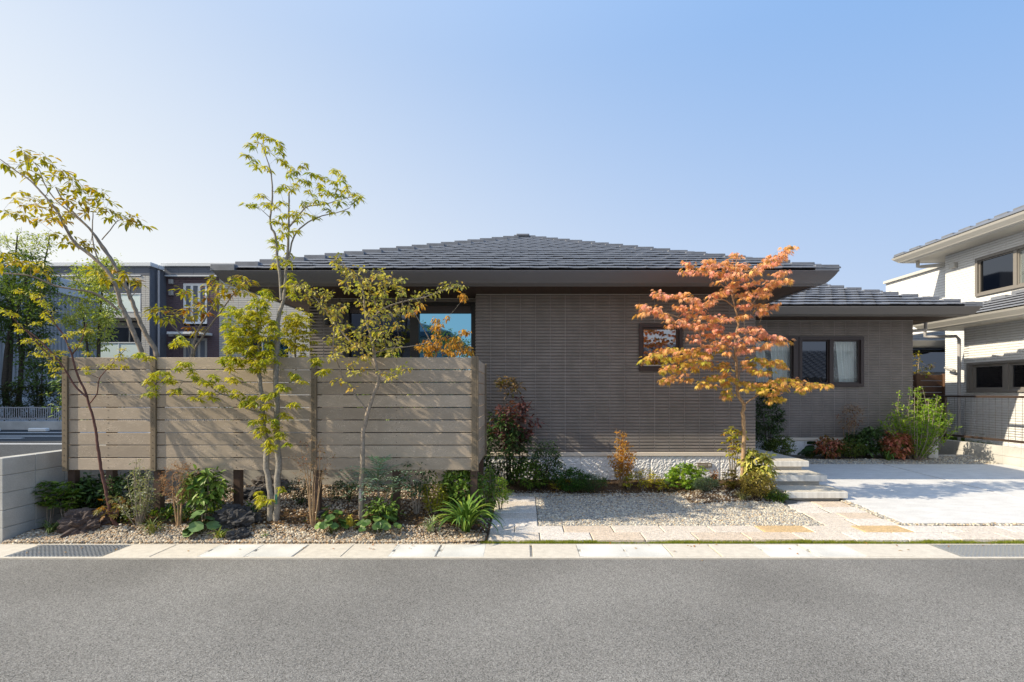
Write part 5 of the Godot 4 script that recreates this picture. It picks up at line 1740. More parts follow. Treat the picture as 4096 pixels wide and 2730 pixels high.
func plant(o: Dictionary) -> Node3D:
	var t := thing(o.name, o.label, o.cat, Vector3.ZERO, o.get("group", ""))
	var wood := mb()
	var sp := PackedVector3Array()
	var sr := PackedFloat32Array()
	for tr in o.trunks:
		var p := smooth(tr[0], 4)
		var r := []
		for i in p.size():
			var k := float(i) / (p.size() - 1)
			r.append(lerpf(tr[1], tr[2], k) * rng.randf_range(0.94, 1.06))
			if i > 0 and i < p.size() - 1:
				p[i] += rv() * r[i] * 0.22
			if k >= o.get("bare", 0.0):
				sp.append(p[i])
				sr.append(r[i])
		wood.tube(p, r, 8 if tr[1] > 0.012 else 5)
	var lf: Dictionary = o.leaf
	var crown := mb(true)
	var cl: Array = o.cl.duplicate()
	var root: Vector3 = o.trunks[0][0][0]
	cl.sort_custom(func(a, b): return (a - root).length_squared() < (b - root).length_squared())
	var twig: float = o.get("twig", 0.0025)
	var cols: Array = lf.cols
	for c: Vector3 in cl:
		var best := 0
		var cost := 1e9
		for i in sp.size():
			var d := c - sp[i]
			var hd := Vector2(d.x, d.z).length()
			var k := (d - Vector3(0, 0.45 * hd, 0)).length() + 0.45 * d.length()
			if k < cost:
				cost = k
				best = i
		var a := sp[best]
		var d := c - a
		var m := (a + c) / 2 + Vector3(0, -0.06 * d.length(), 0) + rv() * d.length() * 0.09
		var r0 := minf(sr[best] * 0.7, twig * 1.6 + d.length() * 0.006)
		var path := [a]
		var rad := [r0]
		for i in range(1, 5):
			var u := i / 4.0
			path.append(a.lerp(m, u).lerp(m.lerp(c, u), u))
			rad.append(lerpf(r0, twig * 0.6, u))
		if d.length() > 0.015:
			wood.tube(path, rad, 4)
			for i in range(1, 5):
				sp.append(path[i])
				sr.append(rad[i])
		var n: int = lf.n
		var spread: float = lf.spread
		var tone := rng.randf()
		for i in n:
			var off := rv()
			off.y *= lf.get("flat", 0.6)
			off *= spread
			var dir: Vector3 = off.normalized() * lf.get("out", 0.8) + rv() * 0.45 + Vector3(0, -lf.droop, 0) + d.normalized() * 0.25
			dir = dir.normalized()
			var base := c + off * rng.randf_range(0.15, 1.0)
			if lf.get("whorl", false):
				base = c + off * 0.3
				var an := rng.randf() * TAU
				dir = (Vector3(cos(an), rng.randf_range(-0.1, 0.5) - lf.droop, sin(an))).normalized()
			var l: float = lf.l * rng.randf_range(0.7, 1.15)
			var ci: Color = cols[clampi(int((tone * 0.6 + rng.randf() * 0.4) * cols.size()), 0, cols.size() - 1)]
			var s := rng.randf_range(0.72, 1.22)
			crown.col = Color(ci.r * s, ci.g * s, ci.b * s)
			crown.leaf(base, dir, (Vector3.UP + rv() * lf.get("tumble", 0.6)).normalized(), l, l * lf.w if lf.st != 2 else lf.w, lf.st, lf.bend * rng.randf_range(0.5, 1.4))
		for i in lf.get("sprigs", 1):
			var e := c + rv() * spread * 0.9
			wood.tube([path[3], (path[4] + e) / 2, e], [twig * 0.6, twig * 0.5, twig * 0.3], 3)
	part(o.get("wood_name", "trunk"), wood, M[o.bark], t)
	if crown.v.size():
		part(o.get("leaf_name", "crown"), crown, M[lf.get("mat", "leaf")], t)
	return t


func dome(p: Vector3, w: float, h: float, n: int, low := 0.12, deep := 0.75, lean := 0.0) -> Array:
	var out := []
	while out.size() < n:
		var q := rv()
		var l := q.length()
		if l > 1.0 or l < 0.25:
			continue
		q *= lerpf(1.0, 1.0 / l, 0.35)
		var y := low * h + (q.y * 0.5 + 0.5) * h * (1.0 - low)
		var wide := 1.0 + 0.5 * noise.get_noise_3d(q.x * 90, q.y * 90 + p.x * 50, q.z * 90)
		out.append(p + Vector3(q.x * w * 0.5 * wide + lean * y, y * (0.9 + 0.15 * wide), q.z * w * 0.5 * deep))
	return out


func shrub(called: String, label: String, cat: String, group: String, x: float, y: float, wpx: float, hpx: float, n: int, lf: Dictionary, bark := "bark_dark", stems := 5, o := {}) -> Node3D:
	var p := spot(x, y)
	if o.has("z"):
		p = at(x, y, o.z)
		p.y = o.get("gy", gy(p.x, o.z))
	var s := -p.z / FL
	var w := wpx * s
	var h := hpx * s
	var cl := dome(p, w, h, int(n * 2.4), o.get("low", 0.15), o.get("deep", 0.7), o.get("lean", 0.0))
	var trunks := []
	if o.has("sprigs"):
		cl = []
		for i in o.sprigs:
			var a := rng.randf() * TAU
			var r := sqrt(rng.randf())
			var tip := p + Vector3(cos(a) * r * w * 0.52, h * (1.05 - 0.55 * r * r) * rng.randf_range(0.75, 1.08), sin(a) * r * w * 0.36)
			var q0 := p + Vector3(cos(a) * r * w * 0.06, 0.0, sin(a) * r * w * 0.05)
			var q1 := q0.lerp(tip, 0.5) + Vector3(cos(a) * w * 0.06, h * 0.04, sin(a) * w * 0.06) + rv() * w * 0.03
			trunks.append([[q0 + Vector3(0, -0.03, 0), q1, tip], o.get("r", 0.008) * 0.7, 0.002])
			var k := int(n * 1.6 / o.sprigs) + 1
			for j in k:
				var u := lerpf(o.get("low", 0.2), 1.0, float(j + 0.5) / k)
				cl.append(q0.lerp(q1, u).lerp(q1.lerp(tip, u), u) + rv() * w * 0.018)
		stems = 0
	for i in stems:
		var a := TAU * (i + rng.randf() * 0.6) / stems
		var e := p + Vector3(cos(a) * w * 0.28 * rng.randf_range(0.4, 1.1), h * rng.randf_range(0.5, 0.85), sin(a) * w * 0.22 * rng.randf_range(0.4, 1.1))
		var b := p + Vector3(cos(a) * w * 0.04, -0.03, sin(a) * w * 0.04)
		trunks.append([[b, b.lerp(e, 0.5) + rv() * w * 0.05 + Vector3(0, h * 0.05, 0), e], o.get("r", 0.008), 0.003])
	return plant({"name": called, "label": label, "cat": cat, "group": group, "trunks": trunks, "cl": cl, "leaf": lf, "bark": bark, "twig": o.get("twig", 0.0022), "wood_name": "stems", "leaf_name": "foliage", "bare": o.get("bare", 0.2)})


func strap_plant(called: String, label: String, cat: String, p: Vector3, n: int, l: float, w: float, cols: Array, arch: float, m := "leaf_gloss") -> void:
	var t := thing(called, label, cat, p)
	var meshes := []
	for k in 5:
		var b := mb(true)
		b.col = cols[k % cols.size()]
		var q := Vector3.ZERO
		var d := Vector3(0.0, 1.0, 0.28 + k * 0.07).normalized()
		var seg := 8
		var prev := []
		for i in seg + 1:
			var u := float(i) / seg
			var ww := w * (0.55 + 0.9 * u) * (1.0 if u < 0.45 else 1.0 - pow((u - 0.45) / 0.55, 1.6)) + 0.0006
			var up := Vector3(0, -d.z, d.y)
			var cur := [q + Vector3(-ww / 2, 0, 0) - up * ww * 0.15, q, q + Vector3(ww / 2, 0, 0) - up * ww * 0.15]
			if i > 0:
				b.quad(prev[0], prev[1], cur[1], cur[0])
				b.quad(prev[1], prev[2], cur[2], cur[1])
			prev = cur
			q += d * l / seg
			var turn := arch / seg * (0.5 + 1.3 * u) * (0.8 + 0.12 * k)
			d = Vector3(0, d.y * cos(turn) - d.z * sin(turn), d.y * sin(turn) + d.z * cos(turn))
		meshes.append(b.mesh())
	for i in n:
		var o := inst("leaf", meshes[rng.randi_range(0, 4)], M[m], t, Vector3(rng.randf_range(-0.04, 0.04), -0.01, rng.randf_range(-0.04, 0.04)))
		var s := rng.randf_range(0.6, 1.12)
		o.basis = Basis(Vector3.UP, rng.randf() * TAU) * Basis(Vector3.RIGHT, rng.randf_range(-0.3, 0.22)) * Basis.from_scale(Vector3(1, s, s))


func disc_plant(label: String, p: Vector3, n: int, w: float, h: float, l: float, cols: Array) -> void:  # clump of round glossy leaves, each on its own stalk
	var t := thing("leopard_plant", label, "plant", p)
	var meshes := []
	for k in 4:
		var b := mb(true)
		b.col = cols[k % cols.size()]
		b.leaf(Vector3(0, 0, -l * 0.3), Vector3(0, 0.1, 1).normalized(), Vector3.UP, l * (0.85 + 0.1 * k), l * (1.0 + 0.07 * k), 3, 0.12)
		meshes.append(b.mesh())
	var st := mb(true)
	st.col = Color(0.16, 0.18, 0.06)
	for i in n:
		var a := rng.randf() * TAU
		var r := sqrt(rng.randf())
		var q := Vector3(cos(a) * r * w * 0.5, h * (1.0 - 0.75 * r * r) * rng.randf_range(0.6, 1.05), sin(a) * r * w * 0.4)
		var o := inst("leaf", meshes[rng.randi_range(0, 3)], M.leaf_gloss, t, q)
		o.basis = Basis(Vector3.UP, atan2(q.x, q.z) + rng.randf_range(-0.6, 0.6)) * Basis(Vector3.RIGHT, 0.25 + r * 0.5 + rng.randf_range(-0.2, 0.3))
		st.tube([Vector3(q.x * 0.2, -0.02, q.z * 0.2), Vector3(q.x * 0.7, q.y * 0.6, q.z * 0.7), q], [0.004, 0.003, 0.0025], 4)
	part("stalks", st, M.leaf, t)


func mahonia(label: String, p: Vector3, h: float) -> void:
	var t := thing("mahonia", label, "plant", p)
	var st := mb()
	st.tube([Vector3(0, -0.05, 0), Vector3(0.02, h * 0.3, 0.01), Vector3(0.0, h * 0.7, 0)], [0.014, 0.012, 0.01], 6)
	st.tube([Vector3(0.05, -0.05, 0.04), Vector3(0.1, h * 0.3, 0.05), Vector3(0.14, h * 0.5, 0.05)], [0.011, 0.01, 0.008], 6)
	part("stem", st, M.bark_pale, t)
	var meshes := []
	for k in 3:
		var b := mb(true)
		var l := 0.4 + 0.04 * k
		var pts := []
		for i in 11:
			var u := i / 10.0
			pts.append(Vector3(0, 0.10 * sin(u * PI * 0.75) * (1 + 0.4 * k) - 0.12 * u * u, u * l))
		b.col = Color(0.13, 0.17, 0.06)
		b.tube(pts, [0.003, 0.003, 0.003, 0.003, 0.0025, 0.0025, 0.002, 0.002, 0.002, 0.0015, 0.001], 4)
		for i in range(2, 11):
			for s in [-1.0, 1.0]:
				var g := 0.9 + 0.2 * sin(i * 2.1 + s)
				b.col = Color(0.19 * g, 0.3 * g, 0.2 * g)
				b.leaf(pts[i], Vector3(s * 0.85, 0.12, 0.55).normalized(), Vector3.UP, 0.105 * (1.0 - 0.35 * absf(i / 10.0 - 0.45)), 0.02, 0, 0.15)
		b.leaf(pts[10], Vector3(0, -0.2, 1).normalized(), Vector3.UP, 0.09, 0.02, 0, 0.1)
		meshes.append(b.mesh())
	for i in 26:
		var top := Vector3(0, h * 0.7, 0) if i < 18 else Vector3(0.14, h * 0.5, 0.05)
		var o := inst("frond", meshes[i % 3], M.leaf_gloss, t, top + Vector3(0, -0.012 * (i % 9), 0))
		o.basis = Basis(Vector3.UP, i * 2.4 + rng.randf() * 0.4) * Basis(Vector3.RIGHT, rng.randf_range(-1.0, 0.1))


func rock(label: String, p: Vector3, s: Vector3, sd: int, m: Material, yaw := 0.0, rough := 0.2) -> void:
	var f := FastNoiseLite.new()
	f.seed = sd
	f.noise_type = FastNoiseLite.TYPE_CELLULAR
	f.cellular_return_type = FastNoiseLite.RETURN_DISTANCE2_SUB
	f.frequency = 0.9
	var g := FastNoiseLite.new()
	g.seed = sd + 1
	g.frequency = 1.1
	g.fractal_octaves = 4
	var b := mb()
	var rows := 30
	var cols := 52
	var q := []
	for j in rows + 1:
		for i in cols + 1:
			var a := TAU * (i % cols) / cols
			var t := PI * j / rows
			var d := Vector3(sin(t) * cos(a), cos(t), sin(t) * sin(a))
			var k := 1.0 + g.get_noise_3dv(d * 1.3) * 0.55 - 0.10 + rough * (f.get_noise_3dv(d * 2.4) * 0.5 + g.get_noise_3dv(d * 7.0) * 0.5)
			var e := d * k
			e = Vector3(clampf(e.x, -0.92, 0.95), clampf(e.y, -0.8, 0.86), clampf(e.z, -0.9, 0.9))
			q.append(e * s * 0.5)
	for j in rows:
		for i in cols:
			var a := j * (cols + 1) + i
			var c := a + cols + 1
			b.tri(q[a], q[a + 1], q[c + 1])
			b.tri(q[a], q[c + 1], q[c])
	var o := part("rock", b, m)
	o.position = p
	o.rotation.y = yaw
	tag(o, label, "rock", "rocks in the planting bed")


func build_trees() -> void:
	var gold := [Color(0.3, 0.3, 0.03), Color(0.44, 0.38, 0.03), Color(0.54, 0.42, 0.03), Color(0.56, 0.34, 0.04)]
	var big_leaf := {"st": 1, "l": 0.1, "w": 0.4, "n": 10, "spread": 0.08, "flat": 0.35, "droop": 0.3, "bend": 0.35, "cols": gold, "tumble": 0.35, "out": 0.9}
	plant({"name": "leaning_tree", "label": "tall bare-stemmed tree leaning left over the fence with large golden green leaves", "cat": "tree",
		"trunks": [[stem(T1_A, 7.1, 7.0), 0.035, 0.006], [stem(T1_B, 7.2, 7.3), 0.035, 0.008], [stem(T1_C, 7.2, 7.2), 0.016, 0.004], [stem(T1_D, 7.0, 7.1), 0.01, 0.005], [stem(T1_E, 7.1, 6.6), 0.016, 0.008], [stem(T1_F, 7.1, 7.2), 0.008, 0.004]],
		"cl": bearings(T1_CL, 7.1, 0.45) + bearings(T1_LOW, 6.7, 0.25), "leaf": big_leaf, "bark": "bark_pale", "twig": 0.003})
	var bl2 := big_leaf.duplicate()
	bl2.cols = [Color(0.4, 0.39, 0.04), Color(0.52, 0.45, 0.04), Color(0.58, 0.4, 0.04), Color(0.56, 0.22, 0.05)]
	plant({"name": "young_tree", "label": "young forked tree behind the fence with yellow-orange leaves in front of the apartment block", "cat": "tree",
		"trunks": [[stem(T1B_A, 7.3, 7.3), 0.02, 0.006], [stem(T1B_B, 7.35, 7.4), 0.018, 0.006], [stem(T1B_C, 7.3, 7.2), 0.01, 0.004]],
		"cl": bearings(T1B_CL, 7.3, 0.35), "leaf": bl2, "bark": "bark_pale", "twig": 0.003})
	var oak := [Color(0.26, 0.32, 0.03), Color(0.46, 0.47, 0.04), Color(0.6, 0.55, 0.05), Color(0.66, 0.56, 0.06)]
	var narrow := {"st": 0, "l": 0.08, "w": 0.28, "n": 14, "spread": 0.075, "droop": 0.55, "bend": 0.25, "cols": oak, "whorl": true}
	var t2 := bearings(T2_TOP, 6.2, 0.3, 6.28) + bearings(T2_LOWMASS, 6.12, 0.18, 6.25, 5, 14) + bearings(T2_ARM, 6.08, 0.14, 6.26, 2, 8) + bearings(T2_TRUNK, 6.1, 0.1, 6.22, 2, 7)
	plant({"name": "evergreen_tree", "label": "tall slender twin-trunk tree with drooping narrow green leaves in front of the fence", "cat": "tree",
		"trunks": [[stem(T2_R4, 6.2, 6.2) + stem(T2_R3, 6.2, 6.2), 0.04, 0.008], [stem(T2_L4, 6.2, 6.18) + stem(T2_L3, 6.18, 6.15), 0.04, 0.007], [stem(T2_S, 6.2, 6.1), 0.018, 0.004], [stem(T2_BR1, 6.2, 6.3), 0.011, 0.004], [stem(T2_BR2, 6.2, 6.1), 0.011, 0.004], [stem(T2_ARMT, 6.18, 6.05), 0.012, 0.004]],
		"cl": t2, "leaf": narrow, "bark": "bark_grey", "twig": 0.0024})
	var mass := narrow.duplicate()
	mass.cols = [Color(0.44, 0.43, 0.04), Color(0.58, 0.52, 0.04), Color(0.64, 0.53, 0.05)]
	mass.n = 16
	mass.l = 0.07
	plant({"name": "evergreen_tree", "label": "dense yellow-green bushy tree behind the fence, right of the tall trunk", "cat": "tree",
		"trunks": [[[at(680, 880, 7.3), at(678, 800, 7.3), at(682, 730, 7.3)], 0.02, 0.006]], "cl": bearings(T2B_CL, 7.3, 0.25, -1.0, 5, 16), "leaf": mass, "bark": "bark_grey"})
	var small := {"st": 1, "l": 0.048, "w": 0.62, "n": 8, "spread": 0.07, "droop": 0.45, "bend": 0.2, "cols": [Color(0.34, 0.36, 0.08), Color(0.54, 0.49, 0.12), Color(0.62, 0.53, 0.13), Color(0.64, 0.42, 0.08)], "tumble": 0.9, "sprigs": 5}
	plant({"name": "small_leaf_tree", "label": "crooked pale-barked tree with small yellowing leaves in front of the right half of the fence", "cat": "tree",
		"trunks": [[stem(T3_T4, 6.2, 6.2) + stem(T3_T3, 6.2, 6.2), 0.032, 0.005], [stem(T3_LB, 6.2, 6.1), 0.012, 0.006], [stem(T3_LB2, 6.15, 6.2), 0.01, 0.004], [stem(T3_RB1, 6.2, 6.4), 0.012, 0.004], [stem(T3_RB2, 6.2, 6.3), 0.009, 0.004], [stem(T3_RB3, 6.2, 6.15), 0.006, 0.003]],
		"cl": bearings(T3_CL, 6.2, 0.3, 6.28, 2, 9) + bearings(T3_RIGHT, 6.35, 0.12) + bearings(T3_LEFT, 6.15, 0.15, 6.25, 2, 7) + bearings(T3_LOW, 6.15, 0.12, 6.25), "leaf": small, "bark": "bark_pale", "twig": 0.0022})
	var dry := {"st": 1, "l": 0.06, "w": 0.38, "n": 10, "spread": 0.05, "droop": 0.95, "bend": 0.1, "cols": [Color(0.58, 0.32, 0.05), Color(0.66, 0.4, 0.08), Color(0.5, 0.24, 0.03)], "tumble": 0.9, "mat": "leaf_matt"}
	plant({"name": "withered_shrub", "label": "withered shrub with hanging orange-brown leaves above the right end of the fence", "cat": "shrub",
		"trunks": [[stem(DRY_A, 7.3, 7.0), 0.012, 0.004], [stem(DRY_B, 7.3, 7.3), 0.009, 0.004], [stem(DRY_C, 7.3, 7.2), 0.009, 0.004]],
		"cl": bearings(DRY_CL, 7.2, 0.15, -1.0, 2, 7), "leaf": dry, "bark": "bark_grey", "twig": 0.0022})
	var fine := {"st": 1, "l": 0.036, "w": 0.5, "n": 18, "spread": 0.055, "flat": 0.35, "droop": 0.45, "bend": 0.2, "cols": [Color(0.42, 0.43, 0.05), Color(0.56, 0.5, 0.05), Color(0.62, 0.5, 0.07)], "tumble": 0.4}
	plant({"name": "red_stemmed_tree", "label": "slender red-barked sapling with fine yellow leaves at the left end of the fence", "cat": "tree",
		"trunks": [[stem(T4_A, 6.1, 6.2) + stem(T4_A2, 6.2, 6.2), 0.022, 0.005], [stem(T4_B, 6.12, 6.1) + stem(T4_B2, 6.1, 6.1), 0.011, 0.004], [stem(T4_C, 6.12, 6.0), 0.008, 0.003], [stem(T4_D, 6.2, 6.2), 0.008, 0.004]],
		"cl": bearings(T4_CL, 6.15, 0.2, 6.28) + bearings(T4_RIGHT, 6.05, 0.1, 6.2), "leaf": fine, "bark": "bark_red", "twig": 0.002})
	var mp := {"st": 2, "l": 0.066, "w": 1.0, "n": 8, "spread": 0.1, "flat": 0.22, "droop": 0.75, "bend": 0.35, "cols": [Color(0.84, 0.48, 0.17), Color(0.9, 0.47, 0.25), Color(0.92, 0.45, 0.32), Color(0.9, 0.4, 0.32)], "tumble": 0.7}
	var m5 := plant({"name": "maple_tree", "label": "slim maple tree with orange-red autumn leaves in front of the house", "cat": "tree",
		"trunks": [[stem(T5_T, 7.9, 7.5), 0.033, 0.007], [stem(T5_B1, 7.75, 7.3), 0.012, 0.004], [stem(T5_B2, 7.7, 7.4), 0.012, 0.004], [stem(T5_B3, 7.72, 7.5), 0.012, 0.004], [stem(T5_B4, 7.65, 7.5), 0.011, 0.004], [stem(T5_B5, 7.6, 7.5), 0.011, 0.004], [stem(T5_B6, 7.55, 7.4), 0.009, 0.004], [stem(T5_B7, 7.5, 7.5), 0.008, 0.003], [stem(T5_B8, 7.7, 7.5), 0.009, 0.004]],
		"cl": bearings(T5_CL, 7.5, 0.3, -1.0, 2, 5) + bearings(T5_MID, 7.5, 0.3, -1.0, 2, 5), "leaf": mp, "bark": "bark_maple", "twig": 0.0022})
	var ml := mp.duplicate()
	ml.n = 8
	ml.cols = [Color(0.5, 0.45, 0.05), Color(0.68, 0.46, 0.09), Color(0.78, 0.42, 0.15), Color(0.8, 0.38, 0.2)]
	var low := plant({"name": "maple_branches", "label": "x", "cat": "tree", "trunks": [[stem(T5_B3, 7.72, 7.5), 0.008, 0.004], [stem(T5_B1, 7.75, 7.3), 0.008, 0.004], [stem([[1700, 840], [1698, 900], [1694, 880]], 7.7, 7.7), 0.006, 0.004]], "cl": bearings(T5_LOW, 7.5, 0.3, -1.0, 2, 5), "leaf": ml, "bark": "bark_maple", "twig": 0.0022, "wood_name": "branch", "leaf_name": "crown"})
	for k in low.get_children():
		low.remove_child(k)
		m5.add_child(k, true)
	remove_child(low)
	low.free()
	# trees of the parking lot, in the shade of the shed
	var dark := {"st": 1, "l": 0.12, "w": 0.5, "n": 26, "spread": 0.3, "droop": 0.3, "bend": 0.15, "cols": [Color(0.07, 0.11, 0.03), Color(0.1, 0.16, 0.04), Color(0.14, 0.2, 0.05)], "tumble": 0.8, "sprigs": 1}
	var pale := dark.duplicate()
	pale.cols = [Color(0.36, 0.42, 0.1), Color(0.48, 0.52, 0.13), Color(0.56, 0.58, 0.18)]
	var q := at(15, 932, 19.2)
	var cls := []
	for i in 520:
		var d := rv()
		if d.length() < 1:
			cls.append(at(52 + d.x * 85, 690 + d.y * 125, 19.6 + d.z * 1.3))
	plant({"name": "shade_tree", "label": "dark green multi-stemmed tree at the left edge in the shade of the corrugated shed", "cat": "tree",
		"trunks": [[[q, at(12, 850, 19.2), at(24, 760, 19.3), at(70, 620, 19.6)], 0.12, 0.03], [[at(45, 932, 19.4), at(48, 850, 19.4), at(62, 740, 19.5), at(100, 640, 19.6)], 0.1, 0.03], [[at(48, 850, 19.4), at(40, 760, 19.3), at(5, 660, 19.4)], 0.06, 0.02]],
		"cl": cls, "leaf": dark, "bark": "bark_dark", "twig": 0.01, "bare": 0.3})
	cls = []
	for i in 110:
		var d := rv()
		if d.length() < 1:
			cls.append(at(40 + d.x * 60 , 560 + d.y * 34, 20.5 + d.z * 0.8))
	for i in 30:
		var d := rv()
		if d.length() < 1:
			cls.append(at(112 + d.x * 26 , 555 + d.y * 32 - d.x * 26, 20.5 + d.z * 0.5))
	plant({"name": "shade_tree", "label": "pale sunlit feathery treetop rising above the shed at the left edge", "cat": "tree",
		"trunks": [[[at(20, 900, 20.6), at(30, 700, 20.5), at(40, 540, 20.5)], 0.09, 0.02], [[at(60, 720, 20.5), at(100, 610, 20.5), at(115, 540, 20.5)], 0.04, 0.015]],
		"cl": cls, "leaf": {"st": 1, "l": 0.085, "w": 0.5, "n": 16, "spread": 0.22, "droop": 0.3, "bend": 0.15, "cols": pale.cols, "tumble": 0.8}, "bark": "bark_dark", "twig": 0.01, "bare": 0.4})
	cls = []
	for i in 270:
		var d := rv()
		if d.length() < 1:
			cls.append(at(210 + d.x * (62 - d.y * 6), 705 + d.y * 115, 19.9 + d.z * 1.0))
	for i in 24:
		var d := rv()
		cls.append(at(243 + d.x * 30, 612 + d.y * 20, 19.9 + d.z * 0.4))
	plant({"name": "shade_tree", "label": "light green airy tree in front of the apartment balconies", "cat": "tree",
		"trunks": [[[at(228, 932, 19.9), at(226, 800, 19.9), at(232, 700, 19.9), at(245, 600, 19.9)], 0.08, 0.02], [[at(205, 932, 19.8), at(203, 820, 19.8), at(190, 720, 19.8)], 0.06, 0.02]],
		"cl": cls, "leaf": pale, "bark": "bark_dark", "twig": 0.01, "bare": 0.3})
	cls = []
	for i in 90:
		var d := rv()
		cls.append(at(92 + d.x * 52, 850 + d.y * 42, 19.0 + d.z * 0.5))
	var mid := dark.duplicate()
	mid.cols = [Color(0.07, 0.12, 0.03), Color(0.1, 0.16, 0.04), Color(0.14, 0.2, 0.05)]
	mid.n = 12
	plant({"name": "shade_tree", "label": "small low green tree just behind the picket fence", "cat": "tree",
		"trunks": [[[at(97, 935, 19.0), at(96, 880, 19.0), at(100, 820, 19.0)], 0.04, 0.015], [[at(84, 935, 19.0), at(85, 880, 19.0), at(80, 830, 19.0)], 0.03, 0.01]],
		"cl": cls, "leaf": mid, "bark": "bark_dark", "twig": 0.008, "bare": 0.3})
	for k in 3:
		cls = []
		for i in 110:
			var d := rv()
			cls.append(at(10 + k * 55 + d.x * 34, 922 + d.y * 38, 18.85 + d.z * 0.2))
		plant({"name": "hedge_shrub", "label": ["dark shrub behind the picket fence, at the photo's left edge", "dark shrub behind the middle of the picket fence", "dark shrub behind the picket fence, beside the board fence"][k], "cat": "shrub", "group": "shrubs behind the picket fence",
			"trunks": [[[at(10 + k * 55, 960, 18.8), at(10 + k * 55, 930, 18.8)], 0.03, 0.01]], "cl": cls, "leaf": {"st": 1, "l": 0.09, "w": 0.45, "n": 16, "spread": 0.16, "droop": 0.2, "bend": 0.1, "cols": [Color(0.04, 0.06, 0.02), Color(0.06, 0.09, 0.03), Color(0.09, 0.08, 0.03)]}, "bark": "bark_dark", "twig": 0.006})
	plant({"name": "garden_tree", "label": "small yellowing tree behind the brown privacy screen", "cat": "tree",
		"trunks": [[[at(2106, 900, 14.9), at(2110, 850, 14.9), at(2112, 815, 14.9)], 0.02, 0.006]],
		"cl": bearings([[2104, 815], [2112, 812], [2106, 825], [2116, 830], [2124, 845], [2135, 843], [2142, 838], [2110, 848], [2120, 858], [2128, 860], [2134, 856], [2104, 855], [2102, 838]], 14.9, 0.2),
		"leaf": {"st": 1, "l": 0.07, "w": 0.45, "n": 16, "spread": 0.1, "droop": 0.4, "bend": 0.2, "cols": [Color(0.25, 0.24, 0.03), Color(0.38, 0.26, 0.03), Color(0.2, 0.22, 0.03)]}, "bark": "bark_pale", "twig": 0.004})
	for q2 in [[634, 1147, 6.14, "tag_green", "small green plant tag on the tall twin-trunk tree"], [827, 1135, 6.14, "tag_grey", "small grey plant tag on the crooked pale tree"]]:
		var b := mb()
		b.cbox(Vector3(-0.012, -0.06, -0.003), Vector3(0.016, 0.06, 0.003), 0.001)
		var o := part("plant_tag", b, M[q2[3]])
		o.position = at(q2[0], q2[1], q2[2])
		tag(o, q2[4], "tag", "plant tags on the trees")


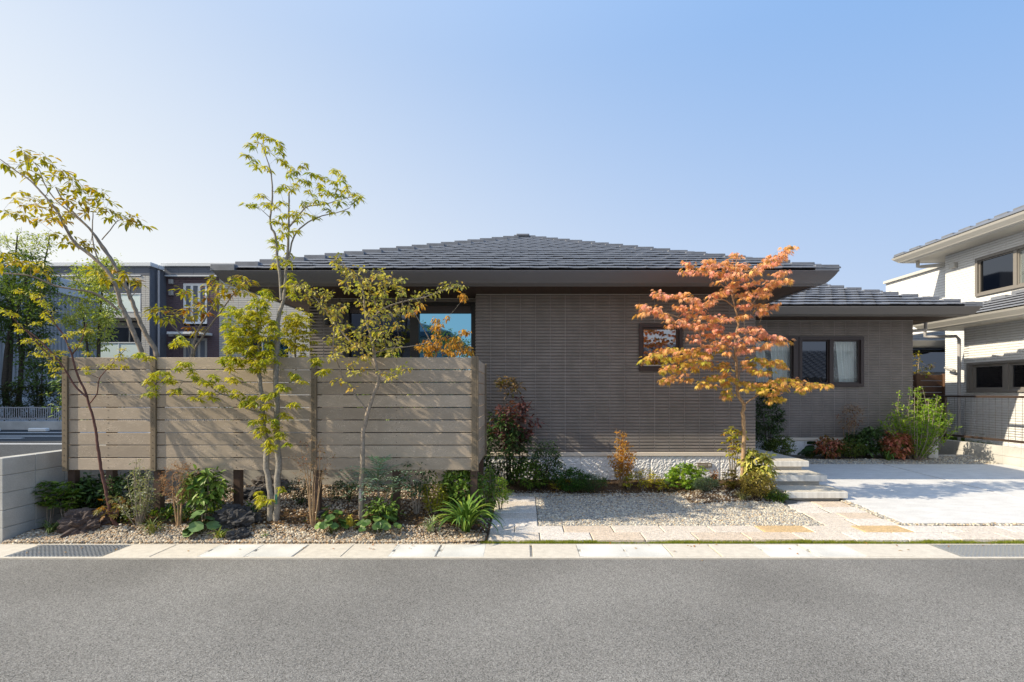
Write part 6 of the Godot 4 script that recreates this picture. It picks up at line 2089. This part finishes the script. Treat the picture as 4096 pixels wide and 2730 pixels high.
func build_shrubs() -> void:
	var g_dark := [Color(0.03, 0.06, 0.02), Color(0.05, 0.095, 0.025), Color(0.08, 0.14, 0.035)]
	var g_mid := [Color(0.08, 0.16, 0.03), Color(0.14, 0.23, 0.035), Color(0.21, 0.3, 0.05)]
	var g_bright := [Color(0.16, 0.3, 0.03), Color(0.25, 0.4, 0.04), Color(0.34, 0.46, 0.05)]
	var g_yellow := [Color(0.32, 0.35, 0.03), Color(0.46, 0.43, 0.05), Color(0.55, 0.47, 0.06)]
	var g_olive := [Color(0.16, 0.15, 0.03), Color(0.24, 0.2, 0.04), Color(0.3, 0.23, 0.05)]
	var red := [Color(0.5, 0.15, 0.11), Color(0.66, 0.26, 0.18), Color(0.3, 0.18, 0.06)]
	var purple := [Color(0.09, 0.035, 0.04), Color(0.15, 0.06, 0.065), Color(0.22, 0.1, 0.1)]
	var orange := [Color(0.52, 0.23, 0.04), Color(0.62, 0.32, 0.05), Color(0.55, 0.37, 0.06)]
	var rosette := {"st": 0, "l": 0.085, "w": 0.3, "n": 12, "spread": 0.04, "droop": 0.15, "bend": 0.15, "cols": g_mid, "whorl": true}
	var glossy := {"st": 1, "l": 0.085, "w": 0.42, "n": 8, "spread": 0.07, "droop": 0.2, "bend": 0.15, "cols": g_dark, "mat": "leaf_gloss"}
	var fine := {"st": 1, "l": 0.028, "w": 0.55, "n": 14, "spread": 0.05, "droop": 0.1, "bend": 0.1, "cols": [Color(0.2, 0.24, 0.13), Color(0.35, 0.37, 0.24), Color(0.5, 0.5, 0.38)], "tumble": 0.9}
	var tiny := fine.duplicate()
	tiny.cols = g_mid
	var broad := {"st": 1, "l": 0.11, "w": 0.45, "n": 7, "spread": 0.06, "droop": 0.3, "bend": 0.3, "cols": g_mid, "mat": "leaf_gloss"}
	var with := func(base: Dictionary, more: Dictionary) -> Dictionary:
		var d := base.duplicate()
		d.merge(more, true)
		return d
	# left bed, from the block wall to the corner post of the fence
	shrub("rhododendron", "green rhododendron with whorled leaves against the block wall", "shrub", "", 112, 1210, 62, 100, 16, rosette, "bark_pale", 3, {"bare": 0.5, "low": 0.45})
	shrub("rhododendron", "second green rhododendron, right of the one against the block wall", "shrub", "", 152, 1208, 72, 92, 20, rosette, "bark_pale", 4, {"bare": 0.5, "low": 0.35})
	shrub("dark_shrub", "dark glossy shrub under the left end of the fence", "shrub", "", 205, 1186, 110, 84, 60, glossy, "bark_dark", 5)
	shrub("dark_shrub", "deep green shrub hiding the fence leg behind the red sapling", "shrub", "", 290, 1180, 90, 90, 50, with.call(glossy, {"l": 0.06}), "bark_dark", 5)
	shrub("silver_shrub", "shrub with small creamy silver leaves beside the second fence post", "shrub", "", 318, 1205, 92, 150, 62, fine, "bark_pale", 5, {"low": 0.2, "sprigs": 20})
	shrub("twiggy_shrub", "bushy twig shrub with sparse reddish brown leaves in front of the fence", "shrub", "", 412, 1208, 84, 140, 60, {"st": 1, "l": 0.02, "w": 0.5, "n": 5, "spread": 0.06, "droop": 0.0, "bend": 0.1, "cols": [Color(0.36, 0.14, 0.05), Color(0.4, 0.2, 0.08)], "sprigs": 7, "mat": "leaf_matt"}, "bark_maple", 6, {"low": 0.35, "r": 0.011, "twig": 0.002})
	shrub("broad_leaf_shrub", "shrub with large fresh green leaves left of the black boulder", "shrub", "", 468, 1195, 92, 112, 30, with.call(broad, {"cols": g_mid + [Color(0.2, 0.3, 0.06)]}), "bark_pale", 4, {"low": 0.3})
	shrub("maple_seedling", "low maple seedling with brownish leaves at the foot of the red sapling", "shrub", "", 256, 1206, 80, 62, 6, {"st": 2, "l": 0.08, "w": 1.0, "n": 4, "spread": 0.06, "droop": 0.3, "bend": 0.2, "cols": [Color(0.3, 0.19, 0.05), Color(0.24, 0.2, 0.05), Color(0.36, 0.18, 0.05)]}, "bark_red", 3, {"low": 0.4})
	disc_plant("clump of big round green leaves beside the black boulder", spot(466, 1226), 11, 0.26, 0.26, 0.15, [Color(0.1, 0.17, 0.05), Color(0.14, 0.22, 0.08), Color(0.07, 0.13, 0.04)])
	disc_plant("low clump of round glossy leaves right of the twin trunks", spot(763, 1222), 26, 0.3, 0.3, 0.095, [Color(0.05, 0.1, 0.025), Color(0.09, 0.16, 0.04), Color(0.14, 0.23, 0.05)])
	disc_plant("wide low clump of round leaves in front of the mahonia", spot(872, 1220), 40, 0.52, 0.24, 0.095, [Color(0.05, 0.1, 0.025), Color(0.08, 0.15, 0.035), Color(0.13, 0.2, 0.05)])
	strap_plant("hosta", "small yellow-leaved plant between the two round-leaved clumps", "plant", spot(803, 1211), 22, 0.17, 0.03, [Color(0.45, 0.36, 0.04), Color(0.36, 0.34, 0.05), Color(0.5, 0.42, 0.08)], 1.5)
	strap_plant("lily_turf", "grass tuft at the foot of the twig shrub", "grass", spot(352, 1226), 40, 0.26, 0.011, [Color(0.1, 0.15, 0.03), Color(0.16, 0.2, 0.04), Color(0.3, 0.27, 0.06)], 1.9)
	strap_plant("lily_turf", "grass tuft beside the brown boulder at the block wall", "grass", spot(122, 1224), 40, 0.24, 0.011, [Color(0.07, 0.11, 0.03), Color(0.12, 0.16, 0.04)], 1.9)
	strap_plant("lily_turf", "yellow-green tuft in front of the black boulder", "grass", spot(508, 1236), 26, 0.16, 0.018, [Color(0.2, 0.26, 0.04), Color(0.36, 0.36, 0.06)], 1.7)
	strap_plant("lily_turf", "tiny green tuft on the soil below the twin trunks", "grass", spot(612, 1231), 12, 0.08, 0.014, [Color(0.16, 0.26, 0.04)], 1.5)
	strap_plant("agapanthus", "large fountain of glossy strap leaves at the fence corner", "plant", spot(1070, 1222), 110, 0.58, 0.032, [Color(0.1, 0.19, 0.03), Color(0.16, 0.26, 0.04), Color(0.24, 0.32, 0.05), Color(0.06, 0.12, 0.02)], 1.9)
	strap_plant("variegated_grass", "pale variegated grass tuft left of the strap-leaved fountain", "grass", spot(990, 1219), 50, 0.22, 0.012, [Color(0.4, 0.42, 0.25), Color(0.22, 0.28, 0.12), Color(0.5, 0.5, 0.34)], 1.4)
	mahonia("blue-green mahonia with long feathery fronds under the fence", spot(868, 1190), 0.66)
	shrub("round_leaf_shrub", "dark leafy undergrowth at the foot of the mahonia", "shrub", "", 880, 1200, 70, 50, 22, with.call(glossy, {"l": 0.06, "cols": g_mid}), "bark_dark", 3)
	shrub("twiggy_shrub", "bare twig shrub with thin pale stems at the third fence post", "shrub", "", 719, 1208, 95, 205, 34, {"st": 1, "l": 0.03, "w": 0.5, "n": 1, "spread": 0.06, "droop": 0.3, "bend": 0.1, "cols": [Color(0.3, 0.2, 0.06), Color(0.36, 0.14, 0.05)], "sprigs": 5, "mat": "leaf_matt"}, "bark_maple", 8, {"low": 0.4, "r": 0.009, "twig": 0.002, "bare": 0.3})
	shrub("leggy_shrub", "leggy shrub with several brown stems under the right fence bay", "shrub", "", 958, 1180, 82, 118, 34, with.call(glossy, {"l": 0.05, "n": 6}), "bark_pale", 6, {"low": 0.3, "bare": 0.4, "r": 0.013})
	shrub("leggy_shrub", "airy dark shrub on the gravel bank behind the crooked tree", "shrub", "", 800, 1150, 90, 44, 26, with.call(glossy, {"l": 0.04}), "bark_dark", 4)
	shrub("leggy_shrub", "airy dark shrub on the gravel bank behind the bare twig shrub", "shrub", "", 690, 1160, 60, 62, 22, with.call(glossy, {"l": 0.035}), "bark_dark", 4)
	shrub("yellow_shrub", "bright yellow-green shrub under the right fence bay", "shrub", "", 996, 1180, 70, 82, 50, with.call(tiny, {"cols": g_yellow, "l": 0.034}), "bark_pale", 4, {"sprigs": 14})
	shrub("corner_shrub", "dense dark green shrub below the fence's corner post", "shrub", "", 1060, 1178, 96, 104, 70, with.call(glossy, {"l": 0.075, "cols": g_mid}), "bark_dark", 5)
	shrub("corner_shrub", "light green leafy shrub at the fence corner beside the paving", "shrub", "", 1122, 1180, 90, 102, 75, with.call(glossy, {"l": 0.055, "cols": g_mid + [Color(0.2, 0.26, 0.05)]}), "bark_pale", 5, {"sprigs": 16})
	shrub("fern_shrub", "fine-leaved green plant overhanging the paving's left leg", "shrub", "", 1150, 1172, 40, 72, 34, with.call(tiny, {"cols": g_bright, "l": 0.024}), "bark_pale", 4)
	strap_plant("lily_turf", "dark grass tuft beside the paving's left leg", "grass", spot(1128, 1190), 60, 0.2, 0.008, [Color(0.07, 0.11, 0.04), Color(0.12, 0.17, 0.06)], 1.9)
	for q in [[205, "green shrub glimpsed through the left bay of the fence, added to darken its gaps"], [560, "green shrub glimpsed through the middle bay of the fence, added to darken its gaps"], [900, "green shrub glimpsed through the right bay of the fence, added to darken its gaps"]]:
		plant({"name": "garden_shrub", "label": q[1], "cat": "shrub", "group": "shrubs behind the board fence", "trunks": [[[at(q[0], 960, 7.4), at(q[0] + 4, 900, 7.4)], 0.02, 0.006]], "cl": dome(at(q[0], 990, 7.45), 1.15, 1.05, 110, 0.05, 0.5), "leaf": with.call(glossy, {"cols": g_mid + [Color(0.3, 0.3, 0.05)], "l": 0.07}), "bark": "bark_dark", "twig": 0.003, "wood_name": "stems", "leaf_name": "foliage"})  # shrubs added behind the boards so the fence gaps read dark
	var weeds := mb(true)
	for i in 900:  # low undergrowth between the shrubs
		var x := rng.randf_range(-5.7, -0.6) if i % 3 else rng.randf_range(-0.7, 3.7)
		var z := rng.randf_range(6.15, 6.62) if i % 3 else rng.randf_range(8.3, 8.8)
		if noise.get_noise_2d(x * 70.0, z * 90.0) < 0.02:
			continue
		var q := Vector3(x, gy(x, z), -z)
		var size := rng.randf_range(0.5, 1.2)
		var tone: Color = (g_mid + g_dark + [Color(0.24, 0.26, 0.05)])[rng.randi_range(0, 6)]
		for k in 9:
			weeds.col = tone * rng.randf_range(0.7, 1.2)
			var d := Vector3(rng.randf_range(-1, 1), rng.randf_range(0.2, 1.1), rng.randf_range(-1, 1)).normalized()
			weeds.leaf(q + d * rng.randf_range(0.0, 0.07) * size, d, Vector3.UP, 0.06 * size, 0.024 * size, 1, 0.25)
	tag(part("undergrowth", weeds, M.leaf), "low green undergrowth between the shrubs of the planting beds", "ground cover", "", "stuff")
	# along the main wall
	shrub("purple_shrub", "tall dark shrub with purple leaves against the house wall", "shrub", "", 1180, 1105, 110, 190, 40, with.call(glossy, {"l": 0.09, "n": 7, "cols": purple, "mat": "leaf"}), "bark_dark", 6, {"low": 0.4, "r": 0.012, "z": 8.55})
	shrub("purple_shrub", "thin upright shoots with brownish leaves rising above the purple shrub", "shrub", "", 1168, 1105, 50, 238, 14, with.call(glossy, {"l": 0.08, "n": 6, "cols": [Color(0.24, 0.16, 0.08), Color(0.3, 0.2, 0.12), Color(0.14, 0.13, 0.04)], "mat": "leaf"}), "bark_dark", 3, {"low": 0.84, "r": 0.009, "z": 8.5})
	shrub("dark_shrub", "dark green leaves around the foot of the purple shrub", "shrub", "", 1156, 1110, 120, 160, 80, with.call(glossy, {"l": 0.085}), "bark_dark", 4, {"z": 8.45, "low": 0.05})
	shrub("dark_shrub", "upright dark small-leaved shrub right of the purple shrub", "shrub", "", 1252, 1115, 78, 108, 80, with.call(glossy, {"l": 0.05, "cols": g_dark + [Color(0.08, 0.14, 0.03)]}), "bark_dark", 5, {"z": 8.3})
	shrub("green_shrub", "sunlit green shrub below the dark small-leaved one", "shrub", "", 1222, 1128, 90, 62, 50, with.call(glossy, {"l": 0.06, "cols": g_mid, "mat": "leaf"}), "bark_dark", 4)
	shrub("green_shrub", "low fine-leaved green mound at the edge of the gravel", "shrub", "", 1312, 1134, 70, 54, 80, with.call(tiny, {"cols": [Color(0.05, 0.13, 0.03), Color(0.1, 0.21, 0.04)], "l": 0.03}), "bark_dark", 5)
	shrub("rosemary", "spreading needle-leaved green shrub right of the low mound", "shrub", "", 1356, 1132, 74, 40, 70, {"st": 0, "l": 0.034, "w": 0.14, "n": 24, "spread": 0.06, "droop": 0.0, "bend": 0.1, "cols": [Color(0.05, 0.12, 0.03), Color(0.1, 0.2, 0.05)], "tumble": 1.0}, "bark_dark", 5)
	shrub("orange_shrub", "upright shrub with orange autumn leaves before the white foundation", "shrub", "", 1428, 1122, 62, 130, 80, {"st": 1, "l": 0.038, "w": 0.5, "n": 12, "spread": 0.05, "droop": 0.1, "bend": 0.1, "cols": orange, "tumble": 0.9, "mat": "leaf_matt"}, "bark_maple", 6, {"low": 0.25, "z": 8.4, "sprigs": 28})
	for q in [[1282, 1130, "small yellow-green whorled plant at the left edge of the gravel"], [1310, 1128, "small yellow-green whorled plant, right of its twin at the gravel edge"], [1520, 1132, "small yellow whorled plant in front of the grey grass tuft"], [1444, 1126, "small green whorled plant at the foot of the orange shrub"]]:
		shrub("spurge", q[2], "plant", "", q[0], q[1], 26, 28, 6, {"st": 1, "l": 0.075, "w": 0.4, "n": 7, "spread": 0.03, "droop": 0.0, "bend": 0.2, "cols": g_yellow, "whorl": true}, "bark_pale", 3)
	shrub("yellow_shrub", "thin yellowing shrub right of the orange one", "shrub", "", 1478, 1122, 66, 42, 36, with.call(tiny, {"cols": g_yellow + [Color(0.4, 0.25, 0.05)], "l": 0.036, "n": 8}), "bark_pale", 6, {"z": 8.3})
	strap_plant("variegated_grass", "grey-green grass tuft before the white foundation", "grass", spot(1522, 1122), 46, 0.26, 0.009, [Color(0.2, 0.24, 0.12), Color(0.32, 0.34, 0.2)], 1.2)
	shrub("green_shrub", "rounded bright green shrub below the name plate", "shrub", "", 1578, 1126, 84, 56, 46, {"st": 2, "l": 0.075, "w": 0.8, "n": 7, "spread": 0.06, "droop": 0.1, "bend": 0.2, "cols": g_bright, "tumble": 0.6}, "bark_dark", 5)
	shrub("juniper", "low blue-green juniper right of the bright green shrub", "shrub", "", 1622, 1131, 52, 32, 60, {"st": 0, "l": 0.03, "w": 0.16, "n": 22, "spread": 0.05, "droop": 0.0, "bend": 0.0, "cols": [Color(0.11, 0.17, 0.12), Color(0.17, 0.25, 0.18), Color(0.1, 0.15, 0.06)], "tumble": 1.0}, "bark_dark", 4)
	shrub("red_shrub", "very small red-brown shrub under the name plate", "shrub", "", 1642, 1106, 18, 30, 14, {"st": 1, "l": 0.04, "w": 0.5, "n": 7, "spread": 0.03, "droop": 0.1, "bend": 0.1, "cols": [Color(0.3, 0.12, 0.05), Color(0.36, 0.18, 0.06)]}, "bark_red", 3, {"z": 8.3})
	# round the maple
	shrub("pruned_shrub", "pruned pale stems with sparse yellowing leaves left of the maple trunk", "shrub", "", 1684, 1108, 56, 124, 22, {"st": 1, "l": 0.07, "w": 0.4, "n": 7, "spread": 0.05, "droop": 0.5, "bend": 0.2, "cols": g_yellow + [Color(0.4, 0.22, 0.05)], "whorl": true}, "bark_grey", 5, {"low": 0.35, "r": 0.014, "z": 8.1, "bare": 0.3})
	shrub("aucuba", "aucuba with large pale yellow leaves right of the maple trunk", "shrub", "", 1742, 1122, 62, 84, 34, with.call(broad, {"cols": [Color(0.4, 0.4, 0.08), Color(0.5, 0.46, 0.12), Color(0.26, 0.3, 0.05)], "l": 0.115}), "bark_pale", 4, {"z": 7.85})
	shrub("gardenia", "compact olive-yellow rosette shrub at the foot of the maple", "shrub", "", 1676, 1130, 36, 50, 20, with.call(rosette, {"cols": g_olive, "l": 0.06}), "bark_dark", 3)
	shrub("box_shrub", "fluffy olive-gold shrub beside the lowest step", "shrub", "", 1738, 1150, 80, 62, 85, with.call(tiny, {"cols": g_olive + [Color(0.42, 0.34, 0.12)], "l": 0.028, "n": 10}), "bark_dark", 5)
	strap_plant("lily_turf", "pale grass tuft left of the fluffy olive shrub", "grass", spot(1704, 1148), 50, 0.22, 0.007, [Color(0.24, 0.25, 0.08), Color(0.36, 0.33, 0.14)], 1.9)
	shrub("ground_cover", "patch of small green leaves at the corner of the lowest step", "plant", "", 1784, 1150, 44, 18, 26, with.call(glossy, {"l": 0.045, "cols": g_mid, "mat": "leaf"}), "bark_dark", 3)
	# along the wing
	shrub("holly", "narrow dark shrub in the corner between house and wing", "shrub", "", 1764, 1040, 66, 168, 130, with.call(glossy, {"l": 0.07}), "bark_dark", 5, {"z": 11.2, "low": 0.05})
	shrub("green_shrub", "green shrub beside the topmost entrance slab", "shrub", "", 1792, 1046, 64, 52, 60, with.call(tiny, {"cols": [Color(0.1, 0.15, 0.03), Color(0.16, 0.22, 0.04)], "l": 0.04}), "bark_dark", 5, {"z": 11.1})
	disc_plant("dark round-leaved plant before the wing's foundation", at(1866, 1056, 11.3), 14, 0.5, 0.36, 0.2, [Color(0.03, 0.07, 0.02), Color(0.05, 0.1, 0.03)])
	shrub("nandina", "dwarf nandina with pink-red leaves, the left one by the wing", "shrub", "", 1908, 1056, 58, 48, 46, {"st": 1, "l": 0.085, "w": 0.45, "n": 8, "spread": 0.08, "droop": 0.4, "bend": 0.2, "cols": red + [Color(0.1, 0.1, 0.03)]}, "bark_red", 5, {"z": 11.2})
	shrub("green_shrub", "low green mound between the pink-red shrub and the tall twig shrub", "shrub", "", 1950, 1056, 74, 40, 64, with.call(tiny, {"cols": [Color(0.09, 0.13, 0.03), Color(0.15, 0.19, 0.04)], "l": 0.04}), "bark_dark", 5, {"z": 11.15})
	shrub("twiggy_shrub", "thin reddish twig shrub before the wing wall", "shrub", "", 1955, 1044, 56, 118, 30, {"st": 1, "l": 0.04, "w": 0.45, "n": 6, "spread": 0.1, "droop": 0.2, "bend": 0.1, "cols": [Color(0.25, 0.1, 0.05), Color(0.2, 0.11, 0.05)], "sprigs": 5}, "bark_maple", 4, {"low": 0.5, "z": 11.4, "r": 0.012, "bare": 0.5})
	shrub("dark_shrub", "dark broad-leaved shrub left of the large bright green one", "shrub", "", 1996, 1056, 84, 66, 50, with.call(glossy, {"l": 0.11}), "bark_dark", 5, {"z": 11.3})
	strap_plant("agapanthus", "strap-leaved plant between the wing shrubs", "plant", at(2040, 1054, 11.05) * Vector3(1, 0, 1) + Vector3(0, 0.25, 0), 34, 0.5, 0.035, [Color(0.09, 0.15, 0.03), Color(0.16, 0.22, 0.04)], 1.9)
	shrub("nandina", "dwarf nandina covered in red leaves beside the large bright green shrub", "shrub", "", 2062, 1056, 66, 62, 70, {"st": 1, "l": 0.085, "w": 0.48, "n": 8, "spread": 0.08, "droop": 0.4, "bend": 0.2, "cols": red}, "bark_red", 5, {"z": 11.1})
	shrub("large_shrub", "large bright green shrub at the right end of the wing", "shrub", "", 2104, 1052, 170, 160, 420, {"st": 1, "l": 0.048, "w": 0.5, "n": 13, "spread": 0.055, "droop": -0.2, "bend": 0.05, "cols": g_bright, "tumble": 1.0, "out": 0.7}, "bark_pale", 9, {"z": 11.1, "low": 0.1, "r": 0.016, "sprigs": 64})
	for q in [[1885, 1056, "shrubs and mulch"], [1998, 1060, ""]]:
		pass
	# soil strip of the wing bed
	var b := mb()
	b.cbox(Vector3(4.9, 0.1, -11.72), Vector3(9.6, 0.285, -11.12), 0.03)
	struct("soil_strip", b, M.soil)
	# boulders
	rock("brown boulder in front of the dark shrub near the block wall", spot(186, 1222) + Vector3(0, 0.06, -0.1), Vector3(0.64, 0.44, 0.4), 4, M.rock_brown, 0.3)
	rock("large rough black boulder left of the twin trunks", spot(536, 1214) + Vector3(0, 0.09, -0.1), Vector3(0.66, 0.4, 0.42), 17, M.rock_dark, -0.2, 0.32)
	rock("small black rock in front of the large black boulder", spot(548, 1238) + Vector3(0, 0.03, -0.02), Vector3(0.3, 0.18, 0.2), 23, M.rock_dark, 0.4, 0.25)
	rock("brown-grey boulder on the gravel bank behind the fence", at(619, 1112, 7.55) * Vector3(1, 0, 1) + Vector3(0, 0.36, 0), Vector3(0.58, 0.36, 0.4), 31, M.rock_grey, 0.0)
	rock("flat dark rock on the gravel bank", at(581, 1138, 7.2) * Vector3(1, 0, 1) + Vector3(0, 0.28, 0), Vector3(0.5, 0.26, 0.4), 37, M.rock_dark, 0.5)
	rock("small dark rock at the foot of the third fence post", spot(740, 1190) + Vector3(0, 0.03, 0), Vector3(0.16, 0.13, 0.12), 41, M.rock_dark, 0.5)


func _ready() -> void:
	rng.seed = 20
	noise.seed = 7
	var near := 0.05
	var cam := Camera3D.new()
	cam.name = "camera"
	cam.position = Vector3(0, EYE, 0)
	cam.near = near
	cam.far = 900.0
	var fpx := FL * 0.43519
	cam.set_frustum(near * 682.0 / fpx, Vector2((512.0 - CX * 0.43519) / fpx, (CY * 0.43519 - 341.0) / fpx) * near, near, 900.0)
	add_child(cam)
	cam.current = true
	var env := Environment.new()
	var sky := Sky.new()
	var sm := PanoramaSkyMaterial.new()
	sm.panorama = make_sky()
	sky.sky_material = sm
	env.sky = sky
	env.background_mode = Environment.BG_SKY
	env.tonemap_mode = Environment.TONE_MAPPER_LINEAR
	env.tonemap_exposure = 1.35
	env.sdfgi_enabled = true
	env.ssao_enabled = true
	env.ssil_enabled = true
	var we := WorldEnvironment.new()
	we.name = "environment"
	we.environment = env
	add_child(we)
	var sun := DirectionalLight3D.new()
	sun.name = "sun"
	sun.light_energy = 1.55
	sun.light_color = Color(1.0, 0.94, 0.83)
	sun.light_angular_distance = 0.5
	sun.shadow_enabled = true
	add_child(sun)
	sun.look_at_from_position(Vector3.ZERO, Vector3(1.4, -1.0, -0.335), Vector3.UP)

	make_materials()
	build_ground()
	build_house()
	build_right()
	build_left()
	build_opposite()
	build_fence()
	build_gravel()
	build_trees()
	build_shrubs()
